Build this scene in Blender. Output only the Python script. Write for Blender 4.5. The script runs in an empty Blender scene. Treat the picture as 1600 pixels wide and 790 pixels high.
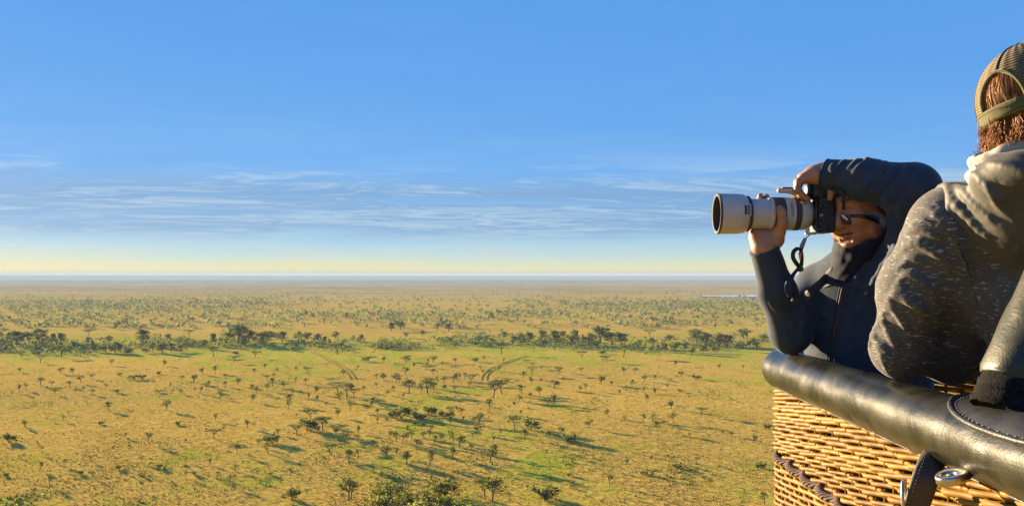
import bpy, bmesh, math, random
import numpy as np
from mathutils import Vector, Matrix

# ------------------------------------------------------------------ camera, sky, sun, exposure
sc = bpy.context.scene
col = sc.collection
ALT = 45.0                      # camera height above the plain (metres)
FPX = 1386.0                    # focal length in photograph pixels (1600 wide)
HORIZON = 430.0

cam_d = bpy.data.cameras.new('camera'); cam = bpy.data.objects.new('camera', cam_d); col.objects.link(cam)
cam.location = (0, 0, ALT); cam.rotation_euler = (math.radians(90), 0, 0)
cam_d.sensor_width = 36.0; cam_d.lens = FPX / 1600 * 36.0
cam_d.shift_y = (HORIZON - 395.0) / 1600.0
cam_d.clip_start = 0.05; cam_d.clip_end = 200000.0
sc.camera = cam

SUN_AZ = math.radians(-42.0)    # measured from +y (view direction) towards +x
SUN_EL = math.radians(8.6)
SUN_DIR = Vector((math.sin(SUN_AZ) * math.cos(SUN_EL), math.cos(SUN_AZ) * math.cos(SUN_EL), math.sin(SUN_EL)))
sun_d = bpy.data.lights.new('sun', 'SUN'); sun = bpy.data.objects.new('sun', sun_d); col.objects.link(sun)
sun_d.energy = 5.0; sun_d.angle = math.radians(0.6); sun_d.color = (1.0, 0.78, 0.49)
sun.rotation_euler = SUN_DIR.to_track_quat('Z', 'Y').to_euler()
sun.location = (-60, 80, 90)

sc.view_settings.view_transform = 'Standard'; sc.view_settings.look = 'None'
sc.view_settings.gamma = 1.0; sc.view_settings.use_curve_mapping = False
EXPO = 1.98
HAZE = 1.05e-4
sc.view_settings.exposure = EXPO

sc.render.engine = 'CYCLES'
cy = sc.cycles
cy.use_denoising = True
cy.max_bounces = 6; cy.diffuse_bounces = 3; cy.glossy_bounces = 3; cy.transmission_bounces = 4
cy.transparent_max_bounces = 8; cy.volume_bounces = 0
cy.caustics_reflective = False; cy.caustics_refractive = False
cy.sample_clamp_indirect = 4.0

def lin(r, g, b):
    f = lambda c: c / 12.92 if c <= 0.04045 else ((c + 0.055) / 1.055) ** 2.4
    return (f(r / 255), f(g / 255), f(b / 255), 1.0)

class NT:
    """small helper to write node graphs"""
    def __init__(s, tree):
        s.t = tree; s.n = tree.nodes; s.l = tree.links
    def new(s, typ, inputs=None, **props):
        nd = s.n.new(typ)
        for k, v in props.items(): setattr(nd, k, v)
        for k, v in (inputs or {}).items(): s.set(nd.inputs[k], v)
        return nd
    def set(s, sock, v):
        if isinstance(v, bpy.types.NodeSocket): s.l.new(v, sock)
        elif isinstance(v, bpy.types.Node): s.l.new(v.outputs[0], sock)
        else: sock.default_value = v
    def math(s, op, a, b=0.0, c=None, clamp=False):
        nd = s.new('ShaderNodeMath', operation=op, use_clamp=clamp)
        s.set(nd.inputs[0], a); s.set(nd.inputs[1], b)
        if c is not None: s.set(nd.inputs[2], c)
        return nd.outputs[0]
    def mix(s, f, a, b, blend='MIX'):
        nd = s.new('ShaderNodeMix', data_type='RGBA', blend_type=blend)
        s.set(nd.inputs[0], f); s.set(nd.inputs[6], a); s.set(nd.inputs[7], b)
        return nd.outputs[2]
    def ramp(s, f, stops, interp='LINEAR'):
        nd = s.new('ShaderNodeValToRGB'); s.set(nd.inputs[0], f)
        cr = nd.color_ramp; cr.interpolation = interp
        while len(cr.elements) < len(stops): cr.elements.new(0.5)
        for e, (p, c) in zip(cr.elements, stops): e.position = p; e.color = c
        return nd.outputs[0]
    def noise(s, vec, scale, detail=4.0, rough=0.55, dist=0.0):
        nd = s.new('ShaderNodeTexNoise', {'Scale': scale, 'Detail': detail, 'Roughness': rough, 'Distortion': dist})
        if vec is not None: s.set(nd.inputs['Vector'], vec)
        return nd.outputs[0]
    def mapr(s, v, a, b, c=0.0, d=1.0, smooth=True):
        nd = s.new('ShaderNodeMapRange', {'Value': v, 'From Min': a, 'From Max': b, 'To Min': c, 'To Max': d},
                   interpolation_type='SMOOTHSTEP' if smooth else 'LINEAR', clamp=True)
        return nd.outputs[0]
    def vscale(s, vec, sx, sy, sz):
        nd = s.new('ShaderNodeVectorMath', operation='MULTIPLY'); s.set(nd.inputs[0], vec); nd.inputs[1].default_value = (sx, sy, sz)
        return nd.outputs[0]

# world: physical sky blended into the deep clear blue of the photograph, thin streaky cloud low down
world = bpy.data.worlds.new('World'); sc.world = world; world.use_nodes = True
w = NT(world.node_tree); w.n.clear()
geo = w.new('ShaderNodeTexCoord')
sep = w.new('ShaderNodeSeparateXYZ', {0: geo.outputs['Generated']})
zz = w.math('MAXIMUM', sep.outputs[2], 0.0)
inv = 1.0 / 2 ** EXPO
def skyc(r, g, b):
    c = lin(r, g, b); return (c[0] * inv, c[1] * inv, c[2] * inv, 1)
zw = w.math('MAXIMUM', w.math('ADD', zz, w.math('MULTIPLY', w.math('SUBTRACT', w.noise(w.vscale(geo.outputs['Generated'], 5, 5, 40), 1.0, 4, 0.6), 0.5), w.math('MULTIPLY', zz, 0.75))), 0.0)
grad = w.ramp(w.math('SQRT', zw), [          # position = sqrt(sin elevation)
    (0.00, skyc(118, 134, 142)), (0.05, skyc(190, 194, 172)), (0.085, skyc(228, 219, 156)), (0.125, skyc(206, 218, 200)), (0.18, skyc(168, 206, 228)),
    (0.25, skyc(138, 187, 235)), (0.34, skyc(106, 170, 238)), (0.42, skyc(94, 163, 236)), (0.60, skyc(84, 155, 233)), (1.0, skyc(60, 120, 205))])
sky = w.new('ShaderNodeTexSky', sky_type='NISHITA', sun_disc=False)
sky.sun_elevation = SUN_EL; sky.sun_rotation = SUN_AZ; sky.altitude = 1500; sky.air_density = 1.0; sky.dust_density = 0.3; sky.ozone_density = 1.5
skyn = w.new('ShaderNodeVectorMath', operation='SCALE'); w.set(skyn.inputs[0], sky.outputs[0]); skyn.inputs['Scale'].default_value = 0.06
# cloud sheet seen in perspective
den = w.math('ADD', zz, 0.022)
cx_ = w.math('DIVIDE', sep.outputs[0], den); cy_ = w.math('DIVIDE', sep.outputs[1], den)
cv = w.new('ShaderNodeCombineXYZ', {0: cx_, 1: cy_, 2: 0.3})
warp = w.noise(cv.outputs[0], 0.22, 3, 0.5)
cvw = w.new('ShaderNodeVectorMath', operation='ADD'); w.set(cvw.inputs[0], cv.outputs[0]); w.set(cvw.inputs[1], w.new('ShaderNodeCombineXYZ', {0: w.math('MULTIPLY', warp, 5.0), 1: w.math('MULTIPLY', warp, 2.2), 2: 0.0}).outputs[0])
n1 = w.noise(w.vscale(cvw.outputs[0], 0.18, 0.36, 1), 1.0, 7, 0.64, 1.0)
n2 = w.noise(w.vscale(cvw.outputs[0], 1.3, 2.0, 1), 1.0, 5, 0.65, 1.2)
n3 = w.noise(w.vscale(cvw.outputs[0], 0.05, 0.11, 1), 1.0, 3, 0.5)
band = w.math('MULTIPLY', w.mapr(zz, 0.030, 0.055), w.mapr(zz, 0.118, 0.088))
dark = w.math('MULTIPLY', band, w.mapr(w.math('ADD', w.math('MULTIPLY', n1, 0.75), w.math('MULTIPLY', n3, 0.35)), 0.38, 0.58))
lightc = w.math('MULTIPLY', w.math('MULTIPLY', w.mapr(zz, 0.025, 0.05), w.mapr(zz, 0.145, 0.09)),
                w.mapr(w.math('ADD', w.math('MULTIPLY', n1, 0.5), w.math('MULTIPLY', n2, 0.5)), 0.47, 0.60))
wisp = w.math('MULTIPLY', w.math('MULTIPLY', w.mapr(zz, 0.07, 0.11), w.mapr(zz, 0.24, 0.14)),
              w.mapr(w.math('ADD', w.math('MULTIPLY', n3, 0.6), w.math('MULTIPLY', n1, 0.4)), 0.50, 0.72))
c1 = w.mix(w.math('MULTIPLY', dark, 0.82), grad, skyc(116, 158, 206))
c2 = w.mix(w.math('MULTIPLY', lightc, 0.62), c1, skyc(186, 211, 233))
c3 = w.mix(w.math('MULTIPLY', wisp, 0.30), c2, skyc(160, 200, 238))
fin = w.mix(0.06, c3, skyn.outputs[0])
bg = w.new('ShaderNodeBackground', {'Color': fin, 'Strength': 1.0})
out = w.new('ShaderNodeOutputWorld', {'Surface': bg.outputs[0]})

# ------------------------------------------------------------------ helpers
def P(px, py, d):
    """point seen at photograph pixel (px, py), d metres in front of the camera"""
    return Vector(((px - 800.0) / FPX * d, d, ALT + (HORIZON - py) / FPX * d))
def PA(px, py, d): return np.array(P(px, py, d))

def link(o, parent=None):
    col.objects.link(o)
    if parent is not None: o.parent = parent
    return o
def mesh_np(name, V, faces, mat=None, parent=None, smooth=True):
    me = bpy.data.meshes.new(name)
    V = np.asarray(V, np.float32)
    if isinstance(faces, np.ndarray):
        n, k = faces.shape
        me.vertices.add(len(V)); me.vertices.foreach_set('co', V.ravel())
        me.loops.add(n * k); me.polygons.add(n)
        me.loops.foreach_set('vertex_index', faces.astype(np.int32).ravel())
        me.polygons.foreach_set('loop_start', np.arange(0, n * k, k, dtype=np.int32))
        me.polygons.foreach_set('loop_total', np.full(n, k, np.int32))
        me.update(calc_edges=True)
    else:
        me.from_pydata([tuple(map(float, v)) for v in V], [], faces); me.update()
    if smooth: me.polygons.foreach_set('use_smooth', np.ones(len(me.polygons), bool))
    if mat: me.materials.append(mat)
    o = bpy.data.objects.new(name, me)
    return link(o, parent)
def bm_obj(name, bm, mat, parent=None, smooth=True):
    me = bpy.data.meshes.new(name); bmesh.ops.recalc_face_normals(bm, faces=bm.faces); bm.to_mesh(me); bm.free()
    if smooth:
        for p in me.polygons: p.use_smooth = True
    if mat: me.materials.append(mat)
    return link(bpy.data.objects.new(name, me), parent)
def empty(name, loc, label=None, cat=None, group=None):
    o = bpy.data.objects.new(name, None); col.objects.link(o); o.location = loc; o.empty_display_size = 0.1
    if label: tag(o, label, cat, group)
    return o
def tag(o, label=None, cat=None, group=None, kind=None):
    if label: o['label'] = label
    if cat: o['category'] = cat
    if group: o['group'] = group
    if kind: o['kind'] = kind
    return o
def adopt(root, *objs):
    """parent world-space built meshes to an empty that sits at its base, keeping them in place"""
    for o in objs:
        o.parent = root; o.matrix_parent_inverse = Matrix.Translation(-Vector(root.location))

def tube_np(path, rad, sides=8, closed=False, cap=True, flat=1.0, up=None):
    """swept tube: path (n,3), rad scalar or (n,), parallel-transport frames"""
    path = np.asarray(path, float); n = len(path); rad = np.broadcast_to(np.asarray(rad, float), (n,))
    if closed: tan = np.roll(path, -1, 0) - np.roll(path, 1, 0)
    else: tan = np.gradient(path, axis=0)
    tan /= np.linalg.norm(tan, axis=1)[:, None] + 1e-12
    a = np.array((0, 0, 1.0)) if up is None else np.asarray(up, float)
    if abs(tan[0] @ a) > 0.95: a = np.array((1.0, 0, 0))
    V = []; u = a - tan[0] * (a @ tan[0]); u /= np.linalg.norm(u)
    ang = np.arange(sides) * 2 * math.pi / sides; ca, sa = np.cos(ang), np.sin(ang)
    for i in range(n):
        if up is not None: u = np.asarray(up, float)
        u = u - tan[i] * (u @ tan[i]); u /= np.linalg.norm(u) + 1e-12
        v = np.cross(tan[i], u)
        V.append(path[i] + rad[i] * (ca[:, None] * u * flat + sa[:, None] * v))
    V = np.concatenate(V)
    m = n if closed else n - 1
    i = np.arange(m)[:, None]; j = np.arange(sides)[None, :]
    i2 = (i + 1) % n; j2 = (j + 1) % sides
    F = np.stack([i * sides + j, i2 * sides + j, i2 * sides + j2, i * sides + j2], -1).reshape(-1, 4)
    if cap and not closed:
        c0, c1 = len(V), len(V) + 1
        V = np.vstack([V, path[0], path[-1]])
        j = np.arange(sides); j2 = (j + 1) % sides
        F = np.vstack([F, np.stack([np.full(sides, c0), j2, j, np.full(sides, c0)], 1),
                       np.stack([np.full(sides, c1), (n - 1) * sides + j, (n - 1) * sides + j2, np.full(sides, c1)], 1)])
    return V, F
def fix_tris(F):
    """quads with a repeated first/last index become triangles in a python list"""
    return [tuple(int(q) for q in (f if f[0] != f[3] else f[:3])) for f in F]
class Build:
    def __init__(s): s.V = []; s.F = []; s.n = 0
    def add(s, V, F):
        V = np.asarray(V, float); s.V.append(V)
        s.F += [tuple(int(q) + s.n for q in f) for f in (fix_tris(F) if isinstance(F, np.ndarray) and F.shape[1] == 4 else F)]
        s.n += len(V); return s
    def tube(s, path, rad, sides=8, **k): return s.add(*tube_np(path, rad, sides, **k))
    def obj(s, name, mat, parent=None, smooth=True): return mesh_np(name, np.concatenate(s.V), s.F, mat, parent, smooth)

def smooth_path(pts, n, closed=False):
    """Catmull-Rom resample"""
    pts = np.asarray(pts, float); m = len(pts); out = []
    for t in np.linspace(0, m - 1, n):
        i = min(int(t), m - 2); f = t - i
        p0, p1, p2, p3 = pts[max(i - 1, 0)], pts[i], pts[i + 1], pts[min(i + 2, m - 1)]
        out.append(0.5 * (2 * p1 + (p2 - p0) * f + (2 * p0 - 5 * p1 + 4 * p2 - p3) * f * f + (3 * p1 - p0 - 3 * p2 + p3) * f ** 3))
    return np.array(out)

def vnoise(p, seed=0):
    """cheap smooth value noise in numpy, p (n,3) -> -1..1"""
    p = np.asarray(p, float); r = np.random.RandomState(seed)
    tot = np.zeros(len(p)); 
    for k in range(5):
        d = r.normal(size=3); d /= np.linalg.norm(d); q = r.normal(size=3); q /= np.linalg.norm(q)
        tot += np.sin(p @ d * (1.0 + 0.45 * k) * 6.283 + r.rand() * 6.28 + 1.3 * np.sin(p @ q * 4.1 + r.rand() * 6.28))
    return tot / 3.2

MATS = {}
def mat(name, color, rough=0.6, metal=0.0, spec=0.5, noise=None, bump=None, sheen=0.0, coat=0.0, coord='Object'):
    """noise = (scale, amount, detail) colour variation ; bump = (scale, strength, distance)"""
    if name in MATS: return MATS[name]
    m = bpy.data.materials.new(name); m.use_nodes = True; t = NT(m.node_tree)
    b = t.n['Principled BSDF']; tc = t.new('ShaderNodeTexCoord')
    c = (*color[:3], 1.0)
    if noise:
        f = t.noise(tc.outputs[coord], noise[0], noise[2] if len(noise) > 2 else 4)
        lo = tuple(x * (1 - noise[1]) for x in c[:3]) + (1,); hi = tuple(min(1, x * (1 + noise[1])) for x in c[:3]) + (1,)
        t.set(b.inputs['Base Color'], t.mix(t.mapr(f, 0.3, 0.7), lo, hi))
        t.set(b.inputs['Roughness'], t.mapr(f, 0.3, 0.7, rough * 0.85, min(1, rough * 1.15)))
    else:
        b.inputs['Base Color'].default_value = c; b.inputs['Roughness'].default_value = rough
    b.inputs['Metallic'].default_value = metal; b.inputs['Specular IOR Level'].default_value = spec
    if sheen: b.inputs['Sheen Weight'].default_value = sheen
    if coat: b.inputs['Coat Weight'].default_value = coat; b.inputs['Coat Roughness'].default_value = 0.15
    if bump:
        bn = t.new('ShaderNodeBump', {'Strength': bump[1], 'Distance': bump[2], 'Height': t.noise(tc.outputs[coord], bump[0], 5)})
        t.set(b.inputs['Normal'], bn.outputs[0])
    MATS[name] = m
    return m
# ------------------------------------------------------------------ the plain
def terrain_h(x, y):
    x = np.asarray(x, float); y = np.asarray(y, float)
    h = 0.55 * np.sin(x / 61.0 + 1.3 * np.sin(y / 83.0)) * np.sin(y / 47.0 + 0.6) + 0.35 * np.sin(x / 23.0 + y / 31.0) + 0.8 * np.sin(y / 160.0 + 0.5 * np.sin(x / 210.0))
    far = np.clip((np.hypot(x, y) - 2500.0) / 4000.0, 0, 1)
    h = h * (1 - far)
    # hollow along the watercourse with the tree belt
    h -= 1.2 * np.exp(-((y - (560 + 40 * np.sin(x / 260.0))) / 60.0) ** 2)
    return h

def ground_mat():
    m = bpy.data.materials.new('savanna_grass_ground'); m.use_nodes = True; t = NT(m.node_tree)
    b = t.n['Principled BSDF']; g = t.new('ShaderNodeNewGeometry'); pos = g.outputs['Position']
    sp = t.new('ShaderNodeSeparateXYZ', {0: pos})
    big = t.noise(t.vscale(pos, 1, 0.55, 1), 0.011, 5, 0.6, 0.4)
    mid = t.noise(t.vscale(pos, 1, 0.7, 1), 0.055, 5, 0.62, 0.3)
    fine = t.noise(pos, 0.65, 6, 0.7)
    tuss = t.noise(pos, 0.28, 5, 0.6)
    gold = t.mix(t.mapr(fine, 0.3, 0.7), (0.46, 0.270, 0.038, 1), (0.76, 0.500, 0.100, 1))
    gold = t.mix(t.math('MULTIPLY', t.mapr(mid, 0.45, 0.75), 0.55), gold, (0.56, 0.31, 0.045, 1))
    green = t.mix(t.mapr(fine, 0.3, 0.7), (0.26, 0.27, 0.02, 1), (0.54, 0.54, 0.045, 1))
    wob = t.math('MULTIPLY', t.math('SUBTRACT', big, 0.5), 420.0)
    yy = t.math('ADD', sp.outputs[1], wob)
    belt = t.math('MULTIPLY', t.mapr(yy, 415, 500), t.mapr(yy, 690, 600))
    near_g = t.math('MULTIPLY', t.mapr(yy, 330, 230), 0.06)
    gm = t.math('ADD', t.math('ADD', t.math('MULTIPLY', belt, 0.75), near_g), t.math('MULTIPLY', t.mapr(t.math('ADD', t.math('MULTIPLY', big, 0.55), t.math('MULTIPLY', mid, 0.45)), 0.48, 0.60), 0.85), clamp=True)
    gm = t.math('MULTIPLY', gm, t.mapr(t.math('ADD', t.math('MULTIPLY', mid, 0.6), t.math('MULTIPLY', tuss, 0.4)), 0.36, 0.58))
    c = t.mix(gm, gold, green)
    # bare reddish soil flecks
    soil = t.math('MULTIPLY', t.mapr(t.noise(pos, 0.11, 6, 0.7), 0.62, 0.72), 0.5)
    c = t.mix(soil, c, (0.30, 0.17, 0.06, 1))
    # far plain is duller, patched with thicket colour too small to pick apart
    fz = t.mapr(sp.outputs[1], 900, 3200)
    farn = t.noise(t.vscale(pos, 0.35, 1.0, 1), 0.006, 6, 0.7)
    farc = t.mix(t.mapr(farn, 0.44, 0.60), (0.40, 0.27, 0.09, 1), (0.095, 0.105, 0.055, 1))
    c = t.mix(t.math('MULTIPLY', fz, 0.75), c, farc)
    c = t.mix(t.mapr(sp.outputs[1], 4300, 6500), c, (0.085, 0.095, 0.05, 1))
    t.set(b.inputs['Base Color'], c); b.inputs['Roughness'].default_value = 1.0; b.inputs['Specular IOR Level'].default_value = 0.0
    hgt = t.math('ADD', t.math('MULTIPLY', tuss, 0.7), t.math('MULTIPLY', fine, 0.45))
    bn = t.new('ShaderNodeBump', {'Strength': 0.5, 'Distance': 0.7, 'Height': hgt}); t.set(b.inputs['Normal'], bn.outputs[0])
    return m
GROUND = ground_mat()
def graded(a, n, lim, pw):
    t = np.linspace(-1, 1, n); return np.sign(t) * (a * np.abs(t) + (lim - a) * np.abs(t) ** pw)
gx = graded(900, 321, 32000, 9); gy = np.concatenate([np.linspace(-32000, -2000, 12)[:-1], np.linspace(-2000, 0, 20)[:-1], np.linspace(0, 1400, 260)[:-1], np.geomspace(1400, 32000, 70)])
GX, GY = np.meshgrid(gx, gy, indexing='ij')
GZ = terrain_h(GX, GY)
nx_, ny_ = GX.shape
ii = np.arange(nx_ - 1)[:, None] * ny_ + np.arange(ny_ - 1)[None, :]
GF = np.stack([ii, ii + ny_, ii + ny_ + 1, ii + 1], -1).reshape(-1, 4)
ground = mesh_np('ground', np.stack([GX, GY, GZ], -1).reshape(-1, 3), GF, GROUND)
tag(ground, 'golden dry savanna grassland with green patches, reaching the horizon', 'ground', kind='structure')

def ground_at(px, py):
    """where a photograph pixel meets the plain"""
    d = ALT / max(py - HORIZON, 1.0) * FPX
    for _ in range(6):
        x = (px - 800) / FPX * d; h = float(terrain_h(x, d)); d = (ALT - h) / max(py - HORIZON, 1.0) * FPX
    return (px - 800) / FPX * d, d

# low ridges on the horizon
def ridge(name, dist, top, seed, mt, label):
    r = np.random.RandomState(seed); n = 400
    xs = np.linspace(-0.95 * dist, 0.95 * dist, n)
    h = sum(r.rand() / (k + 1) * np.sin(xs / dist * (3 + 2.7 * k) + r.rand() * 6.28) for k in range(9))
    h = (h - h.min()) / (h.max() - h.min()); h = top * (0.78 + 0.22 * h)
    rows = [(-2500, -30.0), (-1400, 0.35), (-500, 0.8), (0, 1.0), (800, 0.75), (3000, -30.0)]
    V = []
    for dy, f in rows:
        for x, hh in zip(xs, h):
            yy = math.sqrt(max(dist ** 2 - 0.25 * x * x, 1)) + dy
            V.append((x, yy, f * hh if f > 0 else -6.0))
    F = [(a * n + i, a * n + i + 1, (a + 1) * n + i + 1, (a + 1) * n + i) for a in range(len(rows) - 1) for i in range(n - 1)]
    o = mesh_np(name, V, F, mt); tag(o, label, 'hills', kind='structure'); return o
M_hill = mat('distant_bushland', (0.10, 0.10, 0.055), 1.0, spec=0.0, noise=(0.002, 0.4))
ridge('hills', 12000, 53, 3, M_hill, 'low bluish ridge of bushland along the far horizon')
ridge('hills', 21000, 62, 8, M_hill, 'palest and farthest ridge at the horizon line')

# pale sheet added as a streak of low mist on the far plain, right
def flat_blob(name, cx, cy, rx, ry, mt, seed, z=0.05, n=60):
    r = np.random.RandomState(seed); a = np.linspace(0, 2 * math.pi, n, endpoint=False)
    w_ = 1 + 0.25 * np.sin(2 * a + r.rand() * 6) + 0.15 * np.sin(5 * a + r.rand() * 6) + 0.08 * np.sin(9 * a + r.rand() * 6)
    V = []
    for f in (0.5, 1.0):
        X = cx + rx * w_ * f * np.cos(a); Y = cy + ry * w_ * f * np.sin(a); V.append(np.stack([X, Y, np.full(n, z)], 1))
    V = np.vstack(V + [np.array([[cx, cy, z]])])
    F = [(i, (i + 1) % n, n + (i + 1) % n, n + i) for i in range(n)] + [(2 * n, i, (i + 1) % n) for i in range(n)]
    F = [tuple(reversed(f)) if len(f) == 4 else f for f in F]
    return mesh_np(name, V, F, mt)
wx, wy = ground_at(1150, 463.5)
mist_o = flat_blob('mist_sheet', wx, wy, 88, 66, mat('pale_mist', (0.75, 0.76, 0.78), 0.18, spec=0.8, noise=(0.02, 0.1)), 4, z=1.5)
tag(mist_o, 'flat pale sheet standing in for low mist on the far plain beside the raised forearm', 'mist_sheet', kind='structure')

# vehicle track: two wheel ruts, following the ground
trk_px = [(826, 556), (806, 561), (788, 568), (770, 576), (759, 586), (757, 594)]
trk = np.array([ground_at(*p) for p in trk_px]); trk = smooth_path(np.c_[trk, np.zeros(len(trk))], 60)[:, :2]
def strip(path, off, wid):
    tn = np.gradient(path, axis=0); tn /= np.linalg.norm(tn, axis=1)[:, None]; nn = np.c_[-tn[:, 1], tn[:, 0]]
    L = path + nn * (off - wid / 2); R_ = path + nn * (off + wid / 2)
    V = np.vstack([np.c_[L, terrain_h(L[:, 0], L[:, 1]) + 0.10], np.c_[R_, terrain_h(R_[:, 0], R_[:, 1]) + 0.10]]); n = len(path)
    return V, [(i, i + 1, n + i + 1, n + i) for i in range(n - 1)]
M_track = mat('trodden_track', (0.20, 0.15, 0.05), 1.0, spec=0.0, noise=(0.4, 0.3))
tr = empty('track', (float(trk[0, 0]), float(trk[0, 1]), 0)); tag(tr, 'curving two-rut vehicle track across the green and gold grass', 'track', kind='structure')
for off in (-1.1, 1.1):
    V, F = strip(trk, off, 0.6); adopt(tr, mesh_np('wheel_rut', V, F, M_track))
trk_px2 = [(487, 549), (505, 557), (522, 566), (538, 575), (549, 585), (553, 593)]
trk2 = np.array([ground_at(*p) for p in trk_px2]); trk2 = smooth_path(np.c_[trk2, np.zeros(len(trk2))], 60)[:, :2]
tr2 = empty('track', (float(trk2[0, 0]), float(trk2[0, 1]), 0)); tag(tr2, 'faint two-rut vehicle track in the grass left of the middle', 'track', kind='structure')
for off in (-1.1, 1.1):
    V, F = strip(trk2, off, 0.6); adopt(tr2, mesh_np('wheel_rut', V, F, M_track))

# ------------------------------------------------------------------ grass tussocks (stuff)
def foliage_mat(name, dark, light, trans=0.25, per_obj=True):
    m = bpy.data.materials.new(name); m.use_nodes = True; t = NT(m.node_tree); t.n.clear()
    oi = t.new('ShaderNodeObjectInfo'); g = t.new('ShaderNodeNewGeometry')
    n = t.noise(g.outputs['Position'], 0.9, 3, 0.6)
    n2 = t.noise(g.outputs['Position'], 0.03, 2, 0.6)
    f = t.math('ADD', t.math('MULTIPLY', n, 0.6), t.math('ADD', t.math('MULTIPLY', oi.outputs['Random'], 0.35 if per_obj else 0.0), t.math('MULTIPLY', n2, 0.0 if per_obj else 0.5)))
    c = t.mix(t.mapr(f, 0.25, 0.80), (*dark, 1), (*light, 1))
    d = t.new('ShaderNodeBsdfDiffuse', {'Color': c}); tr_ = t.new('ShaderNodeBsdfTranslucent', {'Color': c})
    mx = t.new('ShaderNodeMixShader', {0: trans, 1: d.outputs[0], 2: tr_.outputs[0]})
    t.new('ShaderNodeOutputMaterial', {'Surface': mx.outputs[0]})
    return m
M_grass = foliage_mat('dry_grass_blades', (0.50, 0.29, 0.05), (0.76, 0.48, 0.12), 0.35, False)
M_grassg = foliage_mat('green_grass_blades', (0.20, 0.24, 0.02), (0.44, 0.46, 0.05), 0.4, False)
def set_normals(o, N):
    N = np.asarray(N, float); N /= np.linalg.norm(N, axis=1)[:, None] + 1e-9
    o.data.normals_split_custom_set_from_vertices(N.astype(np.float32))
def tufts(name, n, seed, dens_fn, hmin, hmax, mt, label):
    r = np.random.RandomState(seed)
    d = 150 / (1 - r.rand(n * 5) * 0.80); x = r.uniform(-0.66, 0.66, n * 5) * d
    keep = r.rand(n * 5) < dens_fn(x, d) * np.clip((720 - d) / 250, 0, 1); x, d = x[keep][:n], d[keep][:n]; n = len(x)
    h = r.uniform(hmin, hmax, n) * r.uniform(0.5, 1.0, n); wd = h * r.uniform(0.7, 1.6, n)
    z = terrain_h(x, d) - 0.04
    V = np.zeros((n, 4, 3, 3)); N = np.zeros((n, 4, 3, 3))
    for k in range(4):       # four splayed bunches of blades per tussock
        a = r.uniform(0, math.pi, n) ; ca, sa = np.cos(a), np.sin(a); lean = r.uniform(-0.6, 0.6, (n, 2))
        V[:, k, 0] = np.c_[x - ca * wd * 0.5, d - sa * wd * 0.5, z]; V[:, k, 1] = np.c_[x + ca * wd * 0.5, d + sa * wd * 0.5, z]
        V[:, k, 2] = np.c_[x + lean[:, 0] * h, d + lean[:, 1] * h, z + h * r.uniform(0.7, 1.1, n)]
        for q in range(3): N[:, k, q] = np.c_[lean[:, 0] * 0.9, lean[:, 1] * 0.9, np.ones(n)]
    o = mesh_np(name, V.reshape(-1, 3), np.arange(n * 12).reshape(-1, 3), mt, smooth=True); set_normals(o, N.reshape(-1, 3))
    tag(o, label, 'grass', kind='stuff'); return o
def patchn(x, y, s, seed): return vnoise(np.c_[x / s, y / (s * 1.5), np.zeros(len(x))], seed)
tufts('dry_grass', 52000, 5, lambda x, d: np.clip(0.55 + 0.5 * patchn(x, d, 45, 1), 0.05, 1), 0.16, 0.38, M_grass, 'straw coloured grass tussocks all over the plain')
tufts('green_grass', 15000, 6, lambda x, d: np.clip(-0.35 + 1.1 * patchn(x, d, 60, 9), 0.0, 1), 0.2, 0.65, M_grassg, 'low green herbs and bushes in patches on the plain')

# ------------------------------------------------------------------ trees
M_bark = mat('acacia_bark', (0.14, 0.105, 0.07), 0.95, spec=0.1, noise=(6, 0.4))
M_leaf = foliage_mat('acacia_leaves', (0.15, 0.175, 0.04), (0.36, 0.38, 0.09), 0.5)
M_leafy = foliage_mat('pale_thorn_leaves', (0.13, 0.15, 0.03), (0.31, 0.32, 0.07), 0.45)
M_leafd = foliage_mat('dark_riverine_leaves', (0.16, 0.19, 0.05), (0.37, 0.41, 0.10), 0.5)

def clump_quads(r, centers, crad, per, size, flat):
    V = []; N = []; cc = np.mean(centers, axis=0)
    for c, cr in zip(centers, crad):
        k = per
        p = r.normal(size=(k, 3)); p /= np.linalg.norm(p, axis=1)[:, None]; p *= (r.rand(k, 1) ** 0.45)
        p = p * np.array([cr, cr, cr * flat]) + c
        a = r.normal(size=(k, 3)); a /= np.linalg.norm(a, axis=1)[:, None]
        b_ = np.cross(a, r.normal(size=(k, 3))); b_ /= np.linalg.norm(b_, axis=1)[:, None]
        s = size * r.uniform(0.55, 1.25, (k, 1))
        V.append(np.stack([p - a * s, p - b_ * s * 0.6, p + a * s, p + b_ * s * 0.6], 1).reshape(-1, 3))
        nn = (p - c) / cr + 0.45 * (c - cc) / (np.linalg.norm(c - cc) + 0.1) + 0.35 * r.normal(size=(k, 3)) + (0, 0, 0.25); N.append(np.repeat(nn, 4, axis=0))
    V = np.concatenate(V); return V, np.arange(len(V)).reshape(-1, 4), np.concatenate(N)

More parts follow.
